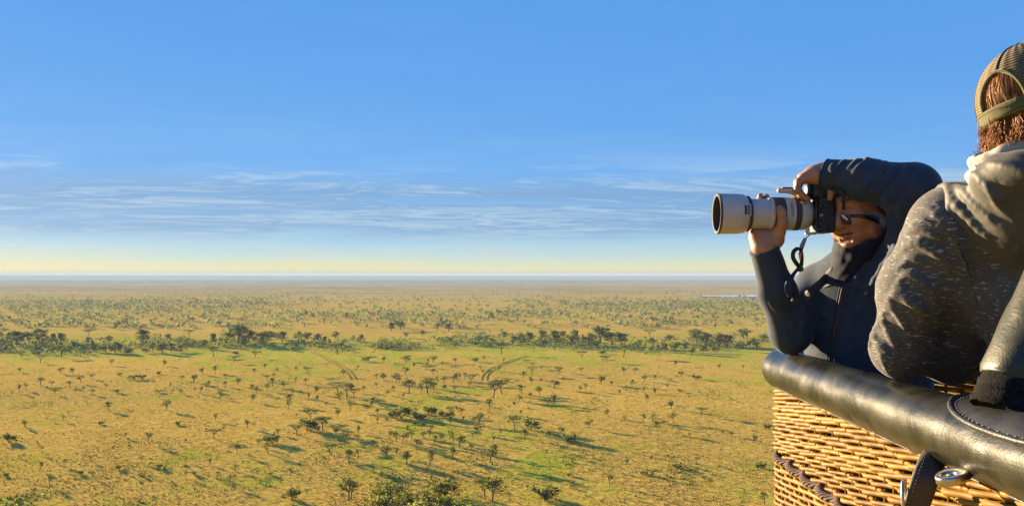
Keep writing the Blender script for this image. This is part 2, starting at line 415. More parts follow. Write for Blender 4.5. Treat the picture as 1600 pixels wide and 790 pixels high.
def tree_meshes(kind, seed):
    r = np.random.RandomState(seed); tb = Build(); C = []; R_ = []; per = 26; size = 0.2; flat = 0.75
    def limb(a, b, r0, r1, sag=0.12):
        a = np.asarray(a, float); b = np.asarray(b, float)
        m = (a + b) / 2 + r.normal(size=3) * sag * np.linalg.norm(b - a) * 0.5
        tb.tube(smooth_path([a, m, b], 5), np.linspace(r0, r1, 5), 5)
    if kind == 'umbrella':
        th = 2.0 + r.rand() * 0.6; lean = r.normal(size=2) * 0.25
        top = np.array([lean[0], lean[1], th]); limb((0, 0, -0.3), top, 0.20, 0.15, 0.05)
        nl = 7
        for k in range(nl):
            a = k / nl * 6.283 + r.rand() * 0.6; rr = r.uniform(1.5, 2.7); e = top + np.array([rr * math.cos(a), rr * math.sin(a), r.uniform(1.3, 1.9)])
            limb(top + np.array([0, 0, -0.3 * r.rand()]), e, 0.09, 0.03)
            for q in range(5):
                o = r.normal(size=3) * np.array([0.65, 0.65, 0.13]); C.append(e + o + (0, 0, 0.12)); R_.append(r.uniform(0.45, 0.75))
        for q in range(7): C.append(top + np.array([*r.normal(size=2) * 0.7, 1.75 + r.rand() * 0.25])); R_.append(r.uniform(0.5, 0.75))
        flat = 0.42; per = 22; size = 0.18
    elif kind == 'round':
        th = 1.1 + r.rand() * 0.5; top = np.array([r.normal() * 0.15, r.normal() * 0.15, th]); limb((0, 0, -0.3), top, 0.17, 0.13, 0.05)
        for k in range(9):
            a = r.rand() * 6.283; el = r.uniform(0.1, 1.4); L = r.uniform(1.0, 1.75)
            e = top + np.array([math.cos(a) * math.cos(el) * L * 0.95, math.sin(a) * math.cos(el) * L * 0.95, 0.35 + math.sin(el) * L * 1.25])
            limb(top, e, 0.07, 0.02)
            for q in range(4): C.append(e + r.normal(size=3) * 0.32); R_.append(r.uniform(0.35, 0.62))
        per = 19; size = 0.17
    elif kind == 'sparse':
        top = np.array([r.normal() * 0.2, r.normal() * 0.2, 1.7]); limb((0, 0, -0.3), top, 0.11, 0.08, 0.05)
        for k in range(8):
            a = r.rand() * 6.283; el = r.uniform(0.2, 1.35); L = r.uniform(0.9, 1.9)
            e = top + np.array([math.cos(a) * math.cos(el) * L * 0.75, math.sin(a) * math.cos(el) * L * 0.75, math.sin(el) * L])
            limb(top - (0, 0, 0.5 * r.rand()), e, 0.045, 0.012)
            for q in range(3): C.append(e + r.normal(size=3) * 0.28); R_.append(r.uniform(0.25, 0.5))
        per = 15; size = 0.15
    elif kind == 'bush':
        for k in range(7):
            a = r.rand() * 6.283; rr = r.uniform(0.4, 1.3); e = np.array([rr * math.cos(a), rr * math.sin(a), r.uniform(0.7, 1.5)])
            limb((0.1 * math.cos(a), 0.1 * math.sin(a), -0.2), e, 0.05, 0.015)
            for q in range(4): C.append(e + r.normal(size=3) * np.array([0.35, 0.35, 0.3])); R_.append(r.uniform(0.35, 0.6))
        C = [np.array([c[0], c[1], max(c[2], 0.3)]) for c in C]; per = 26; size = 0.17
    elif kind == 'big':
        top = np.array([r.normal() * 0.4, r.normal() * 0.4, 3.2]); limb((0, 0, -0.4), top, 0.45, 0.33, 0.05)
        for k in range(13):
            a = r.rand() * 6.283; el = r.uniform(-0.25, 1.4); L = r.uniform(2.6, 5.4)
            e = top + np.array([math.cos(a) * math.cos(el) * L, math.sin(a) * math.cos(el) * L, 0.6 + math.sin(el) * L * 0.95])
            limb(top, e, 0.2, 0.05)
            for q in range(6): C.append(e + r.normal(size=3) * np.array([1.1, 1.1, 0.7])); R_.append(r.uniform(0.8, 1.5))
        per = 22; size = 0.38; flat = 0.6
    elif kind == 'thicket':
        for k in range(16):
            a = r.rand() * 6.283; rr = r.uniform(0.3, 3.4); e = np.array([rr * math.cos(a), rr * math.sin(a), r.uniform(1.5, 3.7) * (1 - 0.09 * rr)])
            limb((0.4 * math.cos(a), 0.4 * math.sin(a), -0.3), e, 0.09, 0.03)
            for q in range(4): C.append(e + r.normal(size=3) * np.array([0.6, 0.6, 0.45])); R_.append(r.uniform(0.6, 0.95))
            C.append(np.array([e[0], e[1], 0.6])); R_.append(0.8)
        per = 20; size = 0.22
    V, F, N = clump_quads(r, C, R_, per, size, flat)
    if kind in ('bush', 'thicket'): V[:, 2] = np.maximum(V[:, 2], 0.03)
    return tb, V, F, N, float(V[:, 2].max())

M_leaft = foliage_mat('yellow_green_leaves', (0.17, 0.19, 0.035), (0.40, 0.41, 0.085), 0.5)
LEAF = {'umbrella': M_leaf, 'round': M_leaf, 'sparse': M_leafy, 'bush': M_leafd, 'big': M_leafd, 'thicket': M_leaft}
PROTO = {}
for kind, nv in (('umbrella', 4), ('round', 5), ('sparse', 4), ('bush', 3), ('big', 5), ('thicket', 3)):
    for s in range(nv):
        tb, V, F, N, hh = tree_meshes(kind, 100 + 17 * s + len(kind) * 7)
        mt_ = bpy.data.meshes.new('trunk'); mt_.from_pydata([tuple(v) for v in np.concatenate(tb.V)], [], tb.F); mt_.materials.append(M_bark)
        mt_.polygons.foreach_set('use_smooth', np.ones(len(mt_.polygons), bool))
        o = mesh_np('crown', V, F, LEAF[kind]); set_normals(o, N); mc = o.data; bpy.data.objects.remove(o)
        PROTO.setdefault(kind, []).append((mt_, mc, hh))

# positions read off the photograph (zoom of 600..1220 x 400..790, 2.026 per pixel): x, base y, height, kind
Z = """228 290 20 u;370 310 38 u;628 322 22 u;695 335 22 u;693 310 14 b;757 320 40 u;848 300 20 r;843 256 26 u;
65 340 22 u;93 352 18 r;158 333 18 r;227 337 16 r;285 333 14 b;305 358 14 r;467 375 28 u;500 360 14 r;557 367 18 r;626 368 18 r;760 372 24 r;795 370 22 r;823 397 26 r;858 390 20 r;988 390 16 b;920 347 20 r;940 375 12 b;1060 355 14 r;1137 355 14 r;
40 400 32 r;68 375 26 r;138 435 50 r;72 415 30 s;170 400 22 s;220 400 30 r;240 390 20 s;345 447 50 u;375 435 45 u;437 435 32 r;468 405 25 r;498 400 16 s;537 468 36 r;540 420 30 r;620 432 25 s;640 425 25 s;688 405 28 r;722 410 16 r;785 412 24 r;798 433 22 s;822 430 20 s;858 435 20 r;745 438 18 r;895 418 16 s;935 430 12 b;
410 475 18 r;430 460 22 r;466 447 16 r;335 490 45 s;10 440 18 r;30 425 20 r;245 500 25 r;250 525 22 s;162 525 22 r;210 530 28 s;100 545 24 r;297 560 26 r;370 562 22 r;345 590 24 s;415 550 45 u;462 548 40 b;435 505 20 s;648 543 28 r;637 538 16 s;763 523 24 s;560 562 22 r;588 588 28 b;908 485 32 r;883 530 12 b;967 575 20 s;1072 565 20 r;1100 570 20 r;1170 590 30 r;1215 545 16 b;
8 640 45 r;70 660 40 s;145 655 50 s;215 635 40 s;100 610 35 s;335 655 60 r;310 640 30 s;768 660 22 r;695 675 25 s;715 725 35 s;845 650 20 s;852 700 25 s;930 670 16 b;990 655 26 s;1190 670 20 b;235 698 24 s;252 698 22 s;340 775 75 r;322 770 70 s;515 772 45 b;585 695 12 b;820 690 14 b;
1205 785 45 s;1245 775 50 r;70 505 34 b;30 512 30 b;105 515 26 b;540 300 12 r;150 560 30 s;180 590 34 s;60 590 34 s;20 580 30 s;125 575 26 r;80 335 14 r"""
KM = {'u': 'umbrella', 'r': 'round', 's': 'sparse', 'b': 'bush'}
TREES = []
rr_ = random.Random(11)
for it in Z.replace('\n', '').split(';'):
    a = it.split(); px = 600 + float(a[0]) / 2.026; py = 400 + float(a[1]) / 2.026; hp = float(a[2]) / 2.026; kd = KM[a[3]]
    TREES.append((px, py, hp, kd))
    if 668 < px < 1094:                               # the left of the picture carries the same pattern of trees
        q = 1310 - px; TREES.append((q + rr_.uniform(-3, 3), py + rr_.uniform(-1.5, 1.5), hp * rr_.uniform(0.85, 1.1), kd))
        if 222 < q < 432: TREES.append((432 - q + rr_.uniform(-3, 3), py + rr_.uniform(-1.5, 1.5), hp * rr_.uniform(0.85, 1.1), kd))
    elif 600 <= px <= 655: TREES.append((1310 - px + rr_.uniform(-4, 4), py + rr_.uniform(-2, 2), hp * 0.95, kd))
# dense thickets at the bottom middle
for (px, py, hp) in ((612, 782, 40), (640, 800, 44), (668, 796, 42), (690, 776, 38), (600, 812, 44), (655, 826, 50), (704, 806, 42), (628, 840, 52), (684, 840, 50)):
    TREES.append((px, py, hp, 'thicket'))
# random extra trees, added to cast more long shadows over the middle
for _ in range(85):
    px = rr_.gauss(640, 190); py = rr_.uniform(562, 715); TREES.append((px, py, rr_.uniform(0.035, 0.068) * (py - HORIZON) + 3, rr_.choice(['sparse', 'sparse', 'round', 'umbrella'])))
TREES = [q for q in TREES if -20 < q[0] < 1235]
# tree belt along the watercourse
BELT = "430 272 36;460 270 34;500 268 40;540 273 45;565 262 30;590 272 40;615 277 50;650 278 44;685 276 62;720 277 42;750 282 46;800 292 32;870 302 26;890 303 34;920 307 42;950 303 36;975 309 24;990 279 56;1020 283 46;1060 288 50;1090 283 42;1120 301 32;1140 264 40;1170 292 42;1200 280 40;300 270 26;345 200 24;380 262 28;170 235 28;205 238 32;185 225 24;70 258 18;120 252 20;320 268 20;410 275 26;1045 305 22;1010 306 24;905 275 30;850 278 26"
for it in BELT.split(';'):
    a = [float(q) for q in it.split()]; px = 600 + a[0] / 2.026; py = 400 + a[1] / 2.026; hp = a[2] / 2.026
    TREES.append((px, py, hp, 'big'))
    if 660 < px < 1094:
        q = 1310 - px; TREES.append((q + rr_.uniform(-4, 4), py + rr_.uniform(-1, 1), hp * rr_.uniform(0.85, 1.1), 'big'))
        if 222 < q < 432: TREES.append((432 - q + rr_.uniform(-4, 4), py + rr_.uniform(-1, 1), hp * rr_.uniform(0.85, 1.1), 'big'))

ORD = ['first', 'second', 'third', 'fourth', 'fifth', 'sixth', 'seventh', 'eighth', 'ninth', 'tenth', 'eleventh', 'twelfth', 'thirteenth', 'fourteenth', 'fifteenth', 'sixteenth', 'seventeenth', 'eighteenth', 'nineteenth', 'twentieth']
def ordw(i):
    if i < 20: return ORD[i]
    return {2: 'twenty', 3: 'thirty', 4: 'forty', 5: 'fifty', 6: 'sixty', 7: 'seventy', 8: 'eighty'}[(i + 1) // 10] + '-' + ORD[(i + 1) % 10 - 1] if (i + 1) % 10 else {3: 'thirtieth', 4: 'fortieth', 5: 'fiftieth', 6: 'sixtieth', 7: 'seventieth'}[(i + 1) // 10]
KN = {'umbrella': ('umbrella_acacia', 'flat-topped umbrella acacia', 'tree'), 'round': ('thorn_tree', 'round dark thorn tree', 'tree'), 'sparse': ('thorn_sapling', 'thin sparse pale thorn tree', 'tree'),
      'bush': ('bush', 'low dark green bush', 'bush'), 'big': ('riverine_tree', 'tall dark tree of the green belt', 'tree'), 'thicket': ('thicket_tree', 'dense yellow-green tree in the clump at the bottom edge', 'tree')}
BANDS = [(0, 545, 'beyond the tree belt'), (545, 578, 'just this side of the tree belt'), (578, 600, 'in the upper grass'), (600, 632, 'in the middle grass'), (632, 680, 'in the lower grass'), (680, 740, 'in the near grass'), (740, 999, 'along the bottom edge')]
def tree_band(py, kd):
    if kd == 'big': return 'back row' if py < 534 else 'front row'
    if kd == 'thicket': return ''
    return next(b[2] for b in BANDS if b[0] <= py < b[1])
seen = {}
for t_ in sorted(TREES): seen.setdefault((t_[3], tree_band(t_[1], t_[3])), []).append(t_)
for (kd, bd), lst in seen.items():
    nm, ph, ct = KN[kd]
    for i, (px, py, hp, _) in enumerate(lst):
        x, y = ground_at(px, py); z = float(terrain_h(x, y)); hm = hp / FPX * y
        mt_, mc, hh = PROTO[kd][rr_.randrange(len(PROTO[kd]))]
        s = max(hm / hh, 0.25)
        if kd == 'big': lab = f'{ph}, {ordw(i)} from the left in its {bd}'
        elif kd == 'thicket': lab = f'{ph}, {ordw(i)} from the left'
        else: lab = f'{ph} {bd}, {ordw(i)} such from left'
        root = empty(nm, (x, y, z), lab, ct, {'big': 'trees of the green belt', 'thicket': 'clump at the bottom edge', 'bush': 'bushes on the plain'}.get(kd, 'trees scattered over the plain'))
        root.rotation_euler = (0, 0, rr_.uniform(0, 6.28)); s *= {'big': 0.95, 'thicket': 0.85}.get(kd, 1.03); wl = 1.0 if kd == 'big' else 1.1; root.scale = (s * wl * rr_.uniform(0.9, 1.15), s * wl * rr_.uniform(0.9, 1.15), s)
        link(bpy.data.objects.new('trunk', mt_), root); link(bpy.data.objects.new('crown', mc), root)

# far bushland: thousands of trees merging to a texture (one mass)
def far_trees(name, pts, seed, mt, label, k=16):
    """pts: x, y, height, width"""
    r = np.random.RandomState(seed); n = len(pts); V = np.zeros((n, k, 4, 3)); N = np.zeros((n, k, 4, 3))
    x, y, h, wd = pts.T; z = terrain_h(x, y)
    for q in range(k):
        a = r.rand(n) * 6.283; rad = np.sqrt(r.rand(n)) * wd * 0.42
        c = np.c_[x + rad * np.cos(a), y + rad * np.sin(a), z + h * r.uniform(0.18, 0.85, n)]
        s = (0.19 * np.minimum(h, wd) * r.uniform(0.7, 1.3, n))[:, None]
        u = r.normal(size=(n, 3)); u /= np.linalg.norm(u, axis=1)[:, None]; v = np.cross(u, r.normal(size=(n, 3))); v /= np.linalg.norm(v, axis=1)[:, None]
        N[:, q] = ((c - np.c_[x, y, z + h * 0.4]) / h[:, None] + 0.2 * u + (0, 0, 0.2))[:, None]
        V[:, q] = np.stack([c - u * s, c - v * s * 0.8, c + u * s, c + v * s * 0.8], 1)
    o = mesh_np(name, V.reshape(-1, 3), np.arange(n * k * 4).reshape(-1, 4), mt); set_normals(o, N.reshape(-1, 3)); tag(o, label, 'trees', kind='stuff'); return o
M_leaff = foliage_mat('far_bushland_leaves', (0.15, 0.17, 0.055), (0.33, 0.34, 0.11), 0.5, False)
def scatter(n, ymin, ymax, seed, dens, hlo, hhi):
    r = np.random.RandomState(seed); N = n * 12
    py = r.uniform(ymin, ymax, N); px = r.uniform(-80, 1680, N)
    keep = r.rand(N) < dens(px, py); px, py = px[keep][:n], py[keep][:n]
    y = ALT / (py - HORIZON) * FPX; x = (px - 800) / FPX * y; h = r.uniform(hlo, hhi, len(x)) * r.uniform(0.7, 1.2, len(x))
    return np.c_[x, y, h, h * r.uniform(0.8, 1.7, len(x))]
def dens_far(px, py):
    xx = np.where(px < 216, 432 - px, px); xx = np.where(xx < 655, 1310 - xx, xx)       # same pattern either side, as in the picture
    b1 = np.exp(-((py - 472 - 5 * np.sin(px / 130)) / 9.0) ** 2) * np.clip((xx - 780) / 160, 0.12, 1.0)
    b2 = 0.25 * np.clip(vnoise(np.c_[xx / 120, py / 16, 0 * px], 21), 0, 1)
    b3 = 0.30 * np.exp(-((py - 492) / 7.0) ** 2) * np.clip((1000 - xx) / 200, 0.2, 1)
    return np.clip(b1 * 0.9 + b2 + b3 + 0.05, 0, 1)
far_trees('far_bushland', scatter(7000, 446, 512, 31, dens_far, 3.0, 6.0), 1, M_leaff, 'grey-green bushland scattered over the far plain')
far_trees('far_tree_line', scatter(4200, 439.5, 444.0, 32, lambda a, b: np.clip(0.5 + 0.5 * vnoise(np.c_[a / 90, b * 0, b * 0], 4), 0.15, 1), 5, 9.5), 2, M_leaff, 'thin dark line of trees below the horizon', 7)
far_trees('belt_undergrowth', scatter(2200, 518, 552, 33, lambda a, b: np.clip(np.exp(-((b - 536 - 5 * np.sin(a / 70)) / 7.0) ** 2) * (0.35 + 0.8 * vnoise(np.c_[a / 60, b / 20, 0 * a], 6)), 0, 1), 1.5, 4.0), 3, M_leafd, 'low green undergrowth beneath the tree belt', 12)
far_trees('small_scrub', scatter(700, 548, 770, 34, lambda a, b: np.full(len(a), 0.5), 0.5, 1.3), 5, M_leaf, 'tiny scrub plants dotted in the grass', 10)
# ------------------------------------------------------------------ balloon basket
BU = np.array([0.058, 1.0]); BU /= np.linalg.norm(BU); BV = np.array([BU[1], -BU[0]])
BA = np.array([0.765, 1.2]); A0, A1, BW, CR = -1.6, 1.80, 1.32, 0.20
TR = 0.0625                                                     # radius of the padded rim
def rim_z(xy): return ALT - 0.2520 - 0.0160 * np.asarray(xy)[..., 1]
def basket_path(step=0.01, inset=0.0):
    """closed rounded rectangle, starting at the near end of the left side and running away from the camera; returns xy, outward normals, arc length"""
    pts = []; nrm = []
    def seg(p, q, n_):
        L = np.linalg.norm(np.subtract(q, p)); k = max(int(L / step), 1)
        for i in range(k): pts.append(np.array(p) + (np.array(q) - p) * i / k); nrm.append(n_)
    def arc(c, a0, a1):
        k = max(int(CR * abs(a1 - a0) / step), 4)
        for i in range(k):
            a = a0 + (a1 - a0) * i / k; pts.append(np.array(c) + CR * np.array([math.cos(a), math.sin(a)])); nrm.append((math.cos(a), math.sin(a)))
    # local frame: first axis a (along), second b (inwards)
    seg((A0 + CR, 0), (A1 - CR, 0), (0, -1)); arc((A1 - CR, CR), -math.pi / 2, 0)
    seg((A1, CR), (A1, BW - CR), (1, 0)); arc((A1 - CR, BW - CR), 0, math.pi / 2)
    seg((A1 - CR, BW), (A0 + CR, BW), (0, 1)); arc((A0 + CR, BW - CR), math.pi / 2, math.pi)
    seg((A0, BW - CR), (A0, CR), (-1, 0)); arc((A0 + CR, CR), math.pi, 1.5 * math.pi)
    pts = np.array(pts); nrm = np.array(nrm, float)
    xy = BA + (pts[:, :1]) * BU + (pts[:, 1:]) * BV; n2 = nrm[:, :1] * BU + nrm[:, 1:] * BV
    xy = xy - n2 * inset
    d = np.linalg.norm(np.roll(xy, -1, 0) - xy, axis=1); s = np.concatenate([[0], np.cumsum(d)])
    return xy, n2, s[:-1], s[-1]
BXY, BN, BS, BL = basket_path(0.01, -0.008)
def on_path(s):
    s = np.mod(s, BL); x = np.interp(s, np.append(BS, BL), np.append(BXY[:, 0], BXY[0, 0])); y = np.interp(s, np.append(BS, BL), np.append(BXY[:, 1], BXY[0, 1]))
    nx = np.interp(s, np.append(BS, BL), np.append(BN[:, 0], BN[0, 0])); ny = np.interp(s, np.append(BS, BL), np.append(BN[:, 1], BN[0, 1]))
    return np.stack([x, y], -1), np.stack([nx, ny], -1)

def wicker_mat():
    m = bpy.data.materials.new('varnished_willow'); m.use_nodes = True; t = NT(m.node_tree); b = t.n['Principled BSDF']
    g = t.new('ShaderNodeNewGeometry'); oi = t.new('ShaderNodeObjectInfo')
    n = t.noise(g.outputs['Position'], 26, 4, 0.6); fibre = t.noise(t.vscale(g.outputs['Position'], 1, 1, 9), 60, 3, 0.6)
    f = t.math('ADD', t.math('MULTIPLY', n, 0.6), t.math('MULTIPLY', oi.outputs['Random'], 0.4))
    c = t.ramp(f, [(0.22, (0.13, 0.058, 0.007, 1)), (0.5, (0.255, 0.130, 0.016, 1)), (0.8, (0.36, 0.205, 0.038, 1))])
    c = t.mix(t.math('MULTIPLY', t.mapr(fibre, 0.55, 0.75), 0.35), c, (0.20, 0.09, 0.02, 1))
    t.set(b.inputs['Base Color'], c); b.inputs['Roughness'].default_value = 0.55; b.inputs['Specular IOR Level'].default_value = 0.15
    bn = t.new('ShaderNodeBump', {'Strength': 0.25, 'Distance': 0.002, 'Height': fibre}); t.set(b.inputs['Normal'], bn.outputs[0])
    return m
M_wick = wicker_mat()
def leather_mat(name, c0, c1, rough, bump=0.35, wr=1.0):
    m = bpy.data.materials.new(name); m.use_nodes = True; t = NT(m.node_tree); b = t.n['Principled BSDF']
    g = t.new('ShaderNodeNewGeometry'); pos = g.outputs['Position']
    big = t.noise(pos, 9, 4, 0.6, 0.5); grain = t.new('ShaderNodeTexVoronoi', {'Vector': pos, 'Scale': 260.0}); wrn = t.noise(t.vscale(pos, 60, 14, 60), 1.0, 4, 0.65, 1.2)
    t.set(b.inputs['Base Color'], t.mix(t.mapr(big, 0.35, 0.68), (*c0, 1), (*c1, 1)))
    t.set(b.inputs['Roughness'], t.mapr(big, 0.3, 0.7, rough * 0.82, rough * 1.2)); b.inputs['Specular IOR Level'].default_value = 0.34; b.inputs['Specular Tint'].default_value = (1.0, 0.95, 0.80, 1)
    h = t.math('ADD', t.math('MULTIPLY', grain.outputs[0], 0.35), t.math('ADD', t.math('MULTIPLY', wrn, 0.9 * wr), t.math('MULTIPLY', big, 0.7)))
    bn = t.new('ShaderNodeBump', {'Strength': bump, 'Distance': 0.004, 'Height': h}); t.set(b.inputs['Normal'], bn.outputs[0])
    return m
M_leather = leather_mat('padded_rim_leather', (0.009, 0.009, 0.0065), (0.022, 0.021, 0.013), 0.31, 0.15)
M_patch = leather_mat('patch_leather', (0.022, 0.023, 0.024), (0.035, 0.036, 0.036), 0.38, 0.25, 0.4)
M_pole = leather_mat('pole_sleeve_leather', (0.030, 0.030, 0.020), (0.055, 0.050, 0.030), 0.46, 0.18)

bc = BA + BU * 0.1 + BV * BW / 2
basket = empty('balloon_basket', (float(bc[0]), float(bc[1]), ALT - 1.45), 'wicker hot-air balloon basket with thick padded black leather rim', 'basket')
parts = []
# floor board of the basket
FV = [np.array([*(BXY[i] - BN[i] * 0.02), ALT - 1.43]) for i in range(0, len(BXY), 6)]; nfl = len(FV)
FV2 = FV + [v - np.array([0, 0, 0.03]) for v in FV]
parts.append(mesh_np('floor', np.array(FV2), [tuple(range(nfl)), tuple(reversed(range(nfl, 2 * nfl)))] + [(i, nfl + i, nfl + (i + 1) % nfl, (i + 1) % nfl) for i in range(nfl)], mat('basket_floor_plywood', (0.22, 0.14, 0.07), 0.7, noise=(8, 0.3)), smooth=False))
# padded rim: a swept tube with shallow wrinkles
rxy, rn, rs, rl = basket_path(0.012, 0.0)
sides = 28; ang = np.arange(sides) * 2 * math.pi / sides
RV = np.zeros((len(rxy), sides, 3))
def rim_point(xy, n2, a, r):
    """a = angle round the tube, 0 = outwards, pi/2 = top"""
    z = rim_z(xy); return np.stack([xy[..., 0] + n2[..., 0] * r * np.cos(a), xy[..., 1] + n2[..., 1] * r * np.cos(a), z + r * np.sin(a)], -1)
for j, a in enumerate(ang):
    base = rim_point(rxy, rn, np.full(len(rxy), a), TR)
    near = (rs < 3.6)
    dr = 0.0010 * vnoise(base * np.array([9, 3.2, 9.0]), 3) + 0.0006 * vnoise(base * np.array([20, 6, 20.0]), 5)
    cr_ = np.maximum(vnoise(base * np.array([14, 26, 16.0]), 8), 0) ** 2 * 0.0016 * (0.3 + 0.7 * (math.sin(a) < 0.2))
    RV[:, j] = rim_point(rxy, rn, np.full(len(rxy), a), TR + (dr - cr_))
n_ = len(rxy); i = np.arange(n_)[:, None]; j = np.arange(sides)[None, :]
RF = np.stack([i * sides + j, ((i + 1) % n_) * sides + j, ((i + 1) % n_) * sides + (j + 1) % sides, i * sides + (j + 1) % sides], -1).reshape(-1, 4)
rim = mesh_np('padded_rim', RV.reshape(-1, 3), RF, M_leather); parts.append(rim)
# sewn seam running under the rim
seam = rim_point(rxy, rn, np.full(len(rxy), -1.15), TR + 0.0005); V, F = tube_np(seam, 0.0028, 6, closed=True)
seam_o = mesh_np('rim_seam', V, F, M_patch)

# upright stakes
ST = 0.052; nst = int(BL / ST); ST = BL / nst
stake_src = None
TOPZ, MIDZ, BOTZ = -0.045, -0.262, -1.16           # relative to the rim centre line
for k in range(nst):
    xy, n2 = on_path(np.array([k * ST]))
    if stake_src is None:
        V, F = tube_np([(0, 0, BOTZ), (0, 0, -0.6), (0, 0, TOPZ + 0.03)], 0.0055, 6); o = mesh_np('stake', V, F, M_wick); stake_src = o
    else: o = link(bpy.data.objects.new('stake', stake_src.data))
    o.location = (float(xy[0, 0]), float(xy[0, 1]), float(rim_z(xy)[0])); parts.append(o)
# slanted weave under the rim: one willow rod starts at every stake and climbs towards the camera
rw = random.Random(5)
SL = 0.115; span = (TOPZ - MIDZ + 0.02) / SL
def visible(s): return (s < 3.9) | (s > BL - 0.5)
for k in range(0, nst, 2):
    s0 = k * ST
    step = ST / 5 if visible(s0 % BL) else ST / 3
    m = int(span / step); t_ = np.arange(m + 1) * step; s = s0 - t_
    xy, n2 = on_path(s); ph = 2 * math.pi * (t_ / ST + 0.5 - (k // 2)) / 3.0
    off = 0.0056 + 0.0092 * np.cos(ph) + 0.0018 * np.cos(2 * ph) ; jz = rw.uniform(-0.0022, 0.0022)
    z = rim_z(xy) + MIDZ + t_ * SL + jz + 0.0018 * np.sin(t_ * 9 + k)
    V, F = tube_np(np.c_[xy + n2 * off[:, None], z], (0.0060 + rw.uniform(-0.0009, 0.0007)) * (1 - 0.08 * np.sin(t_ * 5 + k)), 7)
    parts.append(mesh_np('willow_rod', V, fix_tris(F), M_wick))
# level weave below the rope
row = 0; z0 = MIDZ - 0.030
while z0 > BOTZ:
    vis = z0 > -0.62
    s = np.concatenate([np.arange(-0.4, 3.9, ST / (5 if vis else 2.5)), np.arange(3.9, BL - 0.4, ST / 2)])
    xy, n2 = on_path(s); off = 0.0052 + 0.0080 * np.cos(2 * math.pi * (s / ST + row) / 3.0)
    V, F = tube_np(np.c_[xy + n2 * off[:, None], rim_z(xy) + z0 + 0.0015 * np.sin(s * 7 + row)], 0.0062 + rw.uniform(-0.0005, 0.0005), 6, closed=True)
    parts.append(mesh_np('willow_rod', V, F, M_wick)); row += 1; z0 -= 0.0122
# thick brown cord woven in between
M_cord = bpy.data.materials.new('brown_braided_cord'); M_cord.use_nodes = True; t = NT(M_cord.node_tree); b = t.n['Principled BSDF']
g = t.new('ShaderNodeNewGeometry'); wv = t.new('ShaderNodeTexWave', {'Vector': g.outputs['Position'], 'Scale': 55.0, 'Distortion': 1.5, 'Detail': 2.0}); wv.bands_direction = 'DIAGONAL'
t.set(b.inputs['Base Color'], t.mix(wv.outputs[1], (0.055, 0.028, 0.018, 1), (0.15, 0.085, 0.06, 1))); b.inputs['Roughness'].default_value = 0.9
bn = t.new('ShaderNodeBump', {'Strength': 0.9, 'Distance': 0.003, 'Height': wv.outputs[1]}); t.set(b.inputs['Normal'], bn.outputs[0])
for q in range(1):
    s = np.arange(0, BL, ST / 5); xy, n2 = on_path(s)
    off = 0.006 + 0.013 * np.cos(2 * math.pi * (s / ST + 1.5 * q) / 3.0)
    V, F = tube_np(np.c_[xy + n2 * off[:, None], rim_z(xy) + MIDZ - 0.013 + 0.006 * np.sin(2 * math.pi * (s / ST + 1.5 * q) / 3.0)], 0.0125, 9, closed=True)
    parts.append(mesh_np('cord', V, F, M_cord))

# leather patch with piping and stitches on top of the rim, round the foot of the corner pole
def rim_patch(s_c, a_c, hs, ha, r, n=36, rings=7):
    V = []; 
    for k in range(rings + 1):
        f = k / rings
        for q in range(n):
            a = q / n * 2 * math.pi; ex = np.sign(math.cos(a)) * abs(math.cos(a)) ** 0.8; ey = np.sign(math.sin(a)) * abs(math.sin(a)) ** 0.8
            s = s_c + hs * f * ex; aa = a_c + ha * f * ey
            V.append((s, aa))
    S = np.array(V); xy, n2 = on_rim(S[:, 0]); return rim_point(xy, n2, S[:, 1], r), n, rings
def on_rim(s):
    s = np.mod(s, rl); f = lambda arr: np.interp(s, np.append(rs, rl), np.append(arr, arr[0]))
    return np.stack([f(rxy[:, 0]), f(rxy[:, 1])], -1), np.stack([f(rn[:, 0]), f(rn[:, 1])], -1)
def s_at_y(y): k = np.argmin(np.abs(rxy[:int(len(rxy) * 0.36), 1] - y)); return rs[k]
S_POLE = s_at_y(1.34)
PV, pn, prg = rim_patch(S_POLE - 0.03, 1.65, 0.235, 1.05, TR + 0.0045)
PF = [(k * pn + q, k * pn + (q + 1) % pn, (k + 1) * pn + (q + 1) % pn, (k + 1) * pn + q) for k in range(prg) for q in range(pn)]
patch = mesh_np('leather_patch', PV, PF, M_patch); parts.append(patch)
sub = []
edge = PV[prg * pn:]; V, F = tube_np(edge, 0.0055, 8, closed=True); sub.append((mesh_np('piping', V, F, M_patch), patch))
M_thread = mat('grey_thread', (0.13, 0.13, 0.125), 0.8)
E2, _, _ = rim_patch(S_POLE - 0.03, 1.65, 0.218, 0.97, TR + 0.0055, n=160, rings=1)
E2 = E2[160:]; sb = Build()
for k in range(0, 160, 2): sb.tube([E2[k], E2[(k + 1) % 160] * 0.75 + E2[k] * 0.25], 0.0011, 5)
sub.append((sb.obj('stitching', M_thread), patch))
